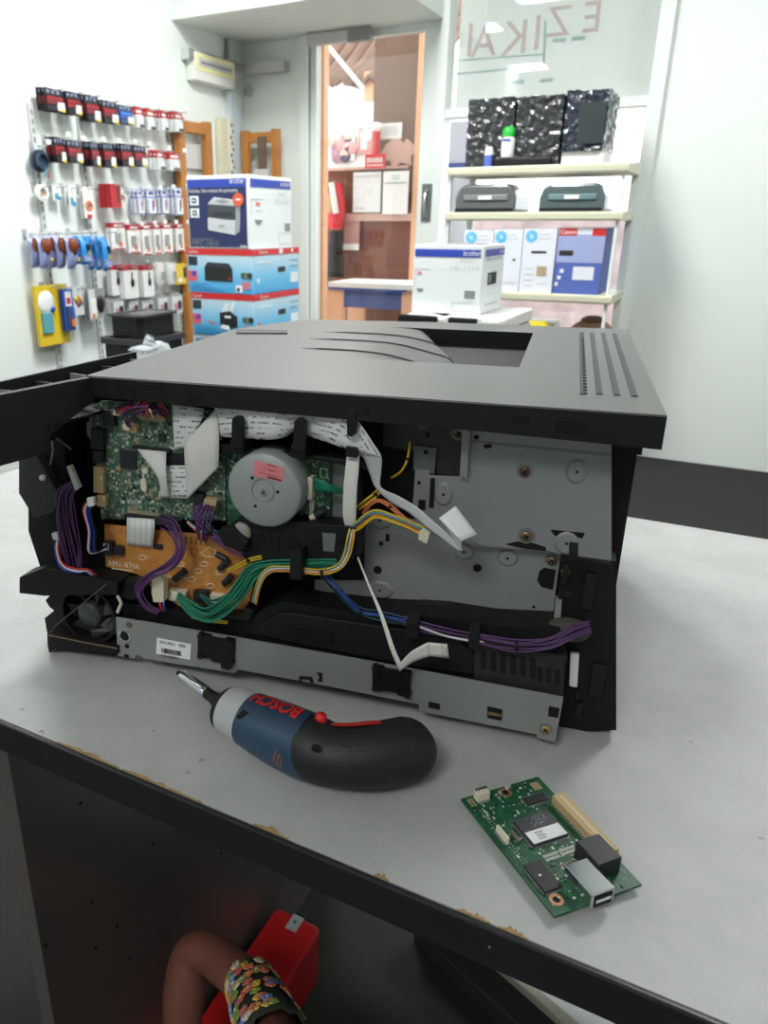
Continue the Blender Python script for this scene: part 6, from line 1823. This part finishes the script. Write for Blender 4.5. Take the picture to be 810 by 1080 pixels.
# switch button, side slot, vents, screws
q = surf(cum[s_at(335, 790)], PI / 2 + .25, .001)
MB().lathe([(.0040, -.002), (.0040, .002), (.0034, .0036), (.0, .0042)], q, (0, 0, 1), TRED, 18).build('switch_button', bodyo)
rings = []
for i in range(15):
    s_ = cum[s_at(346, 793)] + (cum[s_at(405, 794)] - cum[s_at(346, 793)]) * i / 14
    e = math.sin(PI * i / 14) ** .5
    rings.append([surf(s_, a, .0004 + .0016 * e) for a in (1.75, 1.95, 2.15, 2.35)])
MB().loft(rings, TRED, True, False, False).build('trigger', grip)
def patch(s, phi, ls, lp, m, name, parent, off=.0004, n=14, slant=0.0):
    pts_ = []
    for j in range(n):
        a = 2 * PI * j / n
        x, y = ls * math.cos(a), lp * math.copysign(abs(math.sin(a)) ** .6, math.sin(a))
        pts_.append(surf(s + x + slant * y, phi + y / .022, off))
    return MB().add([surf(s, phi, off)] + pts_, [(0, 1 + j, 1 + (j + 1) % n) for j in range(n)], m).build(name, parent)
patch(cum[s_at(269, 762)], .88, .0030, .0060, HOLE, 'side_slot', bodyo, .0004, 14, .5)
for i in range(3): patch(cum[s_at(311 + 5 * i, 782)], .06 - .07 * i, .0011, .0062, mat('vent_rust', (110, 84, 76), .6), 'vent_slot', bodyo, .0005, 12, .25)
patch(cum[s_at(345, 793)], .78, .0027, .0027, HOLE, 'screw_hole', grip, .0012)
k = MB(); random.seed(4)
for i in range(13):
    for j in range(6):
        q = surf(cum[s_at(358 + 7 * i, 795 - .6 * max(0, i - 4))] + .0015 * (j % 2), .35 + .17 * j, .0007)
        k.sphere(q, .0005, .0005, .0005, BLK3, 5, 4)
k.build('grip_texture', grip)
# chuck and socket
tip0, tip1 = DL(192, 712.5), DL(220, 730)
ax = (DL(239.5, 746) - tip0).normalized()
p0 = DL(239.5, 746)
ls_ = (p0 - tip0).length
MB().lathe([(.0135, 0), (.0115, .003), (.0078, .0045), (.0062, .012), (.0046, .017), (.0043, ls_ * .44)], p0, -ax, BLK, 24).build('chuck', sd_)
sl = ls_ * .56
q = p0 - ax * (ls_ * .43)
MB().lathe([(.0044, 0), (.0048, .001), (.0050, .004), (.0050, sl - .002), (.0046, sl)], q, -ax, CHROME, 24).lathe([(.0034, sl + .0002), (.0034, sl + .0004), (0, sl + .0003)], q, -ax, HOLE, 6).build('socket', sd_)
MB().cyl(q - ax * sl, -ax, .0022, .006, BLK, 6).build('bit', sd_)

# ================================================================= LOOSE CIRCUIT BOARD
BZ0 = TZ + .0035
o0, u1, v1 = onz(486, 842.5, BZ0 + .0016), onz(567.3, 819, BZ0 + .0016), onz(585, 966, BZ0 + .0016)
bang = math.atan2(u1.y - o0.y, u1.x - o0.x)
lc = thing('circuit_board', 'loose green circuit board with stickered chip lying on the worktable near its edge', 'circuit board', (o0.x, o0.y, TZ), bang)
def B(x, y, h_=0.0):
    w_ = onz(x, y, BZ0 + .0016 + h_); q = rotz(w_ - o0, -bang); return Vector((q.x, q.y, BZ0 - TZ + .0016 + h_))
BU, BV = B(567.3, 819).x, -B(585, 966).y
PCBL = pcb_mat('loose_board_green', (20, 84, 52), (56, 120, 80), (12, 60, 36), 330)
zb_ = BZ0 - TZ; zt_ = zb_ + .0016
pcb = MB().prism([(0, 0), (BU * .55, 0), (BU * .57, -.003), (BU * .62, -.003), (BU * .64, 0), (BU, 0), (BU, -BV), (0, -BV)], zb_, zt_, 'z', PCBL).build('board', lc)
for (x, y) in ((.01, -.01), (BU - .01, -.01), (.01, -BV + .01), (BU - .01, -BV + .01)): MB().cyl((x, y, 0), (0, 0, 1), .003, zb_, WHITE, 10).build('standoff', lc)
def bchip(name, lx, ly, rx, ry, h_, m, bevel=0.0, pins=True):
    a, c = B(lx, ly, h_ * .8), B(rx, ry, h_ * .8)
    k = MB().box(min(a.x, c.x), max(a.x, c.x), min(a.y, c.y), max(a.y, c.y), zt_ + (.0004 if pins else 0), zt_ + h_, m)
    o = k.build(name, lc, bevel)
    if pins:
        p_ = MB(); w_, d_2 = abs(c.x - a.x), abs(c.y - a.y)
        x0, y0 = min(a.x, c.x), min(a.y, c.y)
        for i in range(int(w_ / .0011)):
            for yy in (y0 - .0012, y0 + d_2): p_.box(x0 + .0005 + i * .0011, x0 + .001 + i * .0011, yy, yy + .0012, zt_, zt_ + .0007, SMD[3])
        for i in range(int(d_2 / .0011)):
            for xx in (x0 - .0012, x0 + w_): p_.box(xx, xx + .0012, y0 + .0005 + i * .0011, y0 + .001 + i * .0011, zt_, zt_ + .0007, SMD[3])
        p_.build('pins', o)
    return o, a, c
CHG = mat('chip_grey', (62, 64, 68), .4)
o, a, c = bchip('processor_chip', 541, 866, 599.5, 880, .0028, CHG)
a2, c2 = B(556, 879, .003), B(599, 878.6, .003)
x0, x1, y0, y1 = a.x + abs(c.x - a.x) * .02, c.x - abs(c.x - a.x) * .02, c.y + .0004, c.y + abs(c.y - a.y) * .46
sk = MB().box(x0, x1, y0, y1, zt_ + .0028, zt_ + .0030, PAPER).build('sticker', o)
k = MB()
for i in range(4): k.box(x0 + (x1 - x0) * .22, x0 + (x1 - x0) * (.42 + .05 * (i % 2)), y0 + (y1 - y0) * (.2 + .18 * i), y0 + (y1 - y0) * (.27 + .18 * i), zt_ + .0030, zt_ + .0031, GREYINK)
k.build('printed_lines', sk)
k = MB(); random.seed(9)
for i in range(60):
    u_, v_ = random.gauss(.62, .12), random.gauss(.72, .1)
    if not (.3 < u_ < .92 and .5 < v_ < .95): continue
    xx, yy = a.x + (c.x - a.x) * u_, c.y + (a.y - c.y) * v_
    k.box(xx, xx + .0011, yy, yy + .0006, zt_ + .0028, zt_ + .0029, GREYINK)
k.build('chip_marking', o)
bchip('memory_chip', 550.6, 842, 579, 842.5, .0016, CHIPB)
o, a, c = bchip('memory_chip', 552, 913, 593, 935, .0022, CHIPB)
q = B(569.5, 923, .0024); MB().lathe([(.0009, 0), (.0007, .0003)], q, (0, 0, 1), PAPER, 10).build('chip_dot', o)
def bconn(name, pa, pb, h_, m, pins=0, w_=None):
    a, c = B(*pa), B(*pb)
    o = MB().box(min(a.x, c.x), max(a.x, c.x), min(a.y, c.y), max(a.y, c.y), zt_, zt_ + h_, m).build(name, lc, .0004)
    if pins:
        p_ = MB(); x0, x1, y0, y1 = min(a.x, c.x), max(a.x, c.x), min(a.y, c.y), max(a.y, c.y)
        lx = (x1 - x0) > (y1 - y0)
        for i in range(pins):
            t_ = (i + .5) / pins
            if lx: p_.box(x0 + (x1 - x0) * t_ - .0004, x0 + (x1 - x0) * t_ + .0004, y0 - .0016, y1 + .0004, zt_ - .0002, zt_ + .0012, SMD[3]).box(x0 + (x1 - x0) * t_ - .0004, x0 + (x1 - x0) * t_ + .0004, y1 - .002, y1 - .001, zt_ + h_, zt_ + h_ + .0016, CHIPB)
            else: p_.box(x0 - .0014, x1 + .0004, y0 + (y1 - y0) * t_ - .0004, y0 + (y1 - y0) * t_ + .0004, zt_ - .0002, zt_ + .001, SMD[3])
        p_.build('pins', o)
    return o
bconn('white_connector', (499, 841), (516.5, 843.5), .0065, CREAM, 5)
bconn('white_connector', (522.5, 877), (537, 891), .0055, CREAM, 8)
bconn('crystal', (537, 879), (550, 889), .0022, mat('crystal_metal', (150, 140, 126), .3, metal=.7))
# long tan socket along the far edge
a = B(584, 846); 
k = MB().box(BU - .0075, BU + .0015, a.y - .052, a.y, zt_, zt_ + .0062, TAN).box(BU - .0045, BU - .0015, a.y - .050, a.y - .002, zt_ + .0062, zt_ + .0066, mat('tan_light', (214, 190, 146), .5))
tc_ = k.build('edge_socket', lc, .0004)
p_ = MB()
for i in range(22): p_.box(BU - .0095, BU - .0075, a.y - .003 - i * .0022, a.y - .002 - i * .0022, zt_, zt_ + .001, SMD[3])
p_.build('pins', tc_)
# metal and black ports at the right
a = B(598, 932)
us = MB().box(a.x, a.x + .016, -BV - .004, a.y + .004, zt_, zt_ + .0105, CHROME).build('metal_port', lc, .0006)
MB().box(a.x + .002, a.x + .014, -BV - .0045, -BV - .0035, zt_ + .0015, zt_ + .009, HOLE).build('port_opening', us)
MB().box(a.x + .003, a.x + .013, -BV - .0047, -BV - .004, zt_ + .0045, zt_ + .0065, WHITE).build('port_tongue', us)
a = B(621, 922)
lan = MB().box(a.x, a.x + .017, a.y - .006, a.y + .014, zt_, zt_ + .0125, CHIPB).build('black_port', lc, .0006)
# fixing holes, packs of small parts
k = Each()
for (x, y) in ((533.2, 836), (586.8, 949)):
    q = B(x, y); m_ = k.new(); m_.lathe([(.0042, 0), (.0042, .0003), (.0022, .0003), (.0022, 0)], (q.x, q.y, zt_), (0, 0, 1), mat('copper_ring', (186, 136, 100), .35, metal=.6), 24)
    m_.cyl((q.x, q.y, zt_ - .0001), (0, 0, 1), .0021, .0004, HOLE, 16)
k.build('fixing_ring', lc)
k = MB(); random.seed(31)
for i in range(330):
    u_, v_ = random.random(), random.random()
    x, y = .002 + u_ * (BU - .014), -.002 - v_ * (BV - .004)
    if B(541, 866).x - .002 < x < B(599.5, 880).x + .002 and B(599.5, 880).y - .002 < y < B(541, 866).y + .002: continue
    if random.random() < .35 and x < BU * .3: continue
    a = random.choice(((.0005, .0003), (.0003, .0006), (.0008, .0005), (.0005, .001)))
    k.box(x - a[0], x + a[0], y - a[1], y + a[1], zt_, zt_ + random.uniform(.0002, .0007), random.choice(SMD + [SILK]))
for i in range(22):     # rows of plated holes and vias near the left edge
    for j in range(2): q = (.006 + .0022 * j, -.014 - i * .0022); k.box(q[0] - .0004, q[0] + .0004, q[1] - .0004, q[1] + .0004, zt_, zt_ + .0002, SMD[3])
for (pa, n_) in (((572, 903), 8), ((588, 897), 9)):
    q = B(*pa)
    for i in range(n_):
        for j in range(2): k.box(q.x + i * .0013, q.x + i * .0013 + .0007, q.y - .0028 * j - .002, q.y - .0028 * j, zt_, zt_ + .0005, SMD[1])
q = B(592, 914); k.box(q.x, q.x + .016, q.y - .0014, q.y + .0014, zt_, zt_ + .0004, SMD[0])
for i in range(7): k.box(q.x + .001 + i * .0021, q.x + .002 + i * .0021, q.y - .0010, q.y + .0010, zt_ + .0004, zt_ + .0006, CHIPB)
for i in range(3):
    for j in range(2): k.box(.003 + .0024 * j, .0045 + .0024 * j, -.004 - .0026 * i, -.0022 - .0026 * i, zt_, zt_ + .0003, SMD[0])
k.box(BU - .010, BU - .004, -.011, -.004, zt_, zt_ + .0002, SMD[0])
k.build('small_components', lc)['kind'] = 'stuff'

# clear crumpled bag behind the printer's left side
q = RX(160, 366, -1.84)
r = rthing('plastic_bag', 'crumpled clear plastic bag beside the lower black tub', 'bag', (q.x, q.y, 0))
FILMC = mat('clear_crumpled_film', (190, 196, 198), .2, coat=.4, alpha=.6)
zq = q.z
st2 = MB().box(-.10, .06, -.12, .12, zq - .06, zq - .045, LTGREY)
k = MB()
crinkle(k, -.05, .02, -.07, .08, zq - .045, zq + .000, FILMC, .022, 8, 5, 26)
k.build('bag_body', r)
k = MB(); crinkle(k, -.02, .01, -.02, .01, zq - .005, zq + .035, FILMC, .022, 6, 8, 34); k.build('bag_neck', r)
r3 = rthing('side_table', 'small pale side table carrying the crumpled clear bag', 'table', (q.x, q.y, 0))
st2.build('tabletop', r3)
for sx in (-.09, .05):
    for sy in (-.11, .11): MB().box(sx - .008, sx + .008, sy - .008, sy + .008, 0, zq - .06, LTGREY).build('leg', r3)
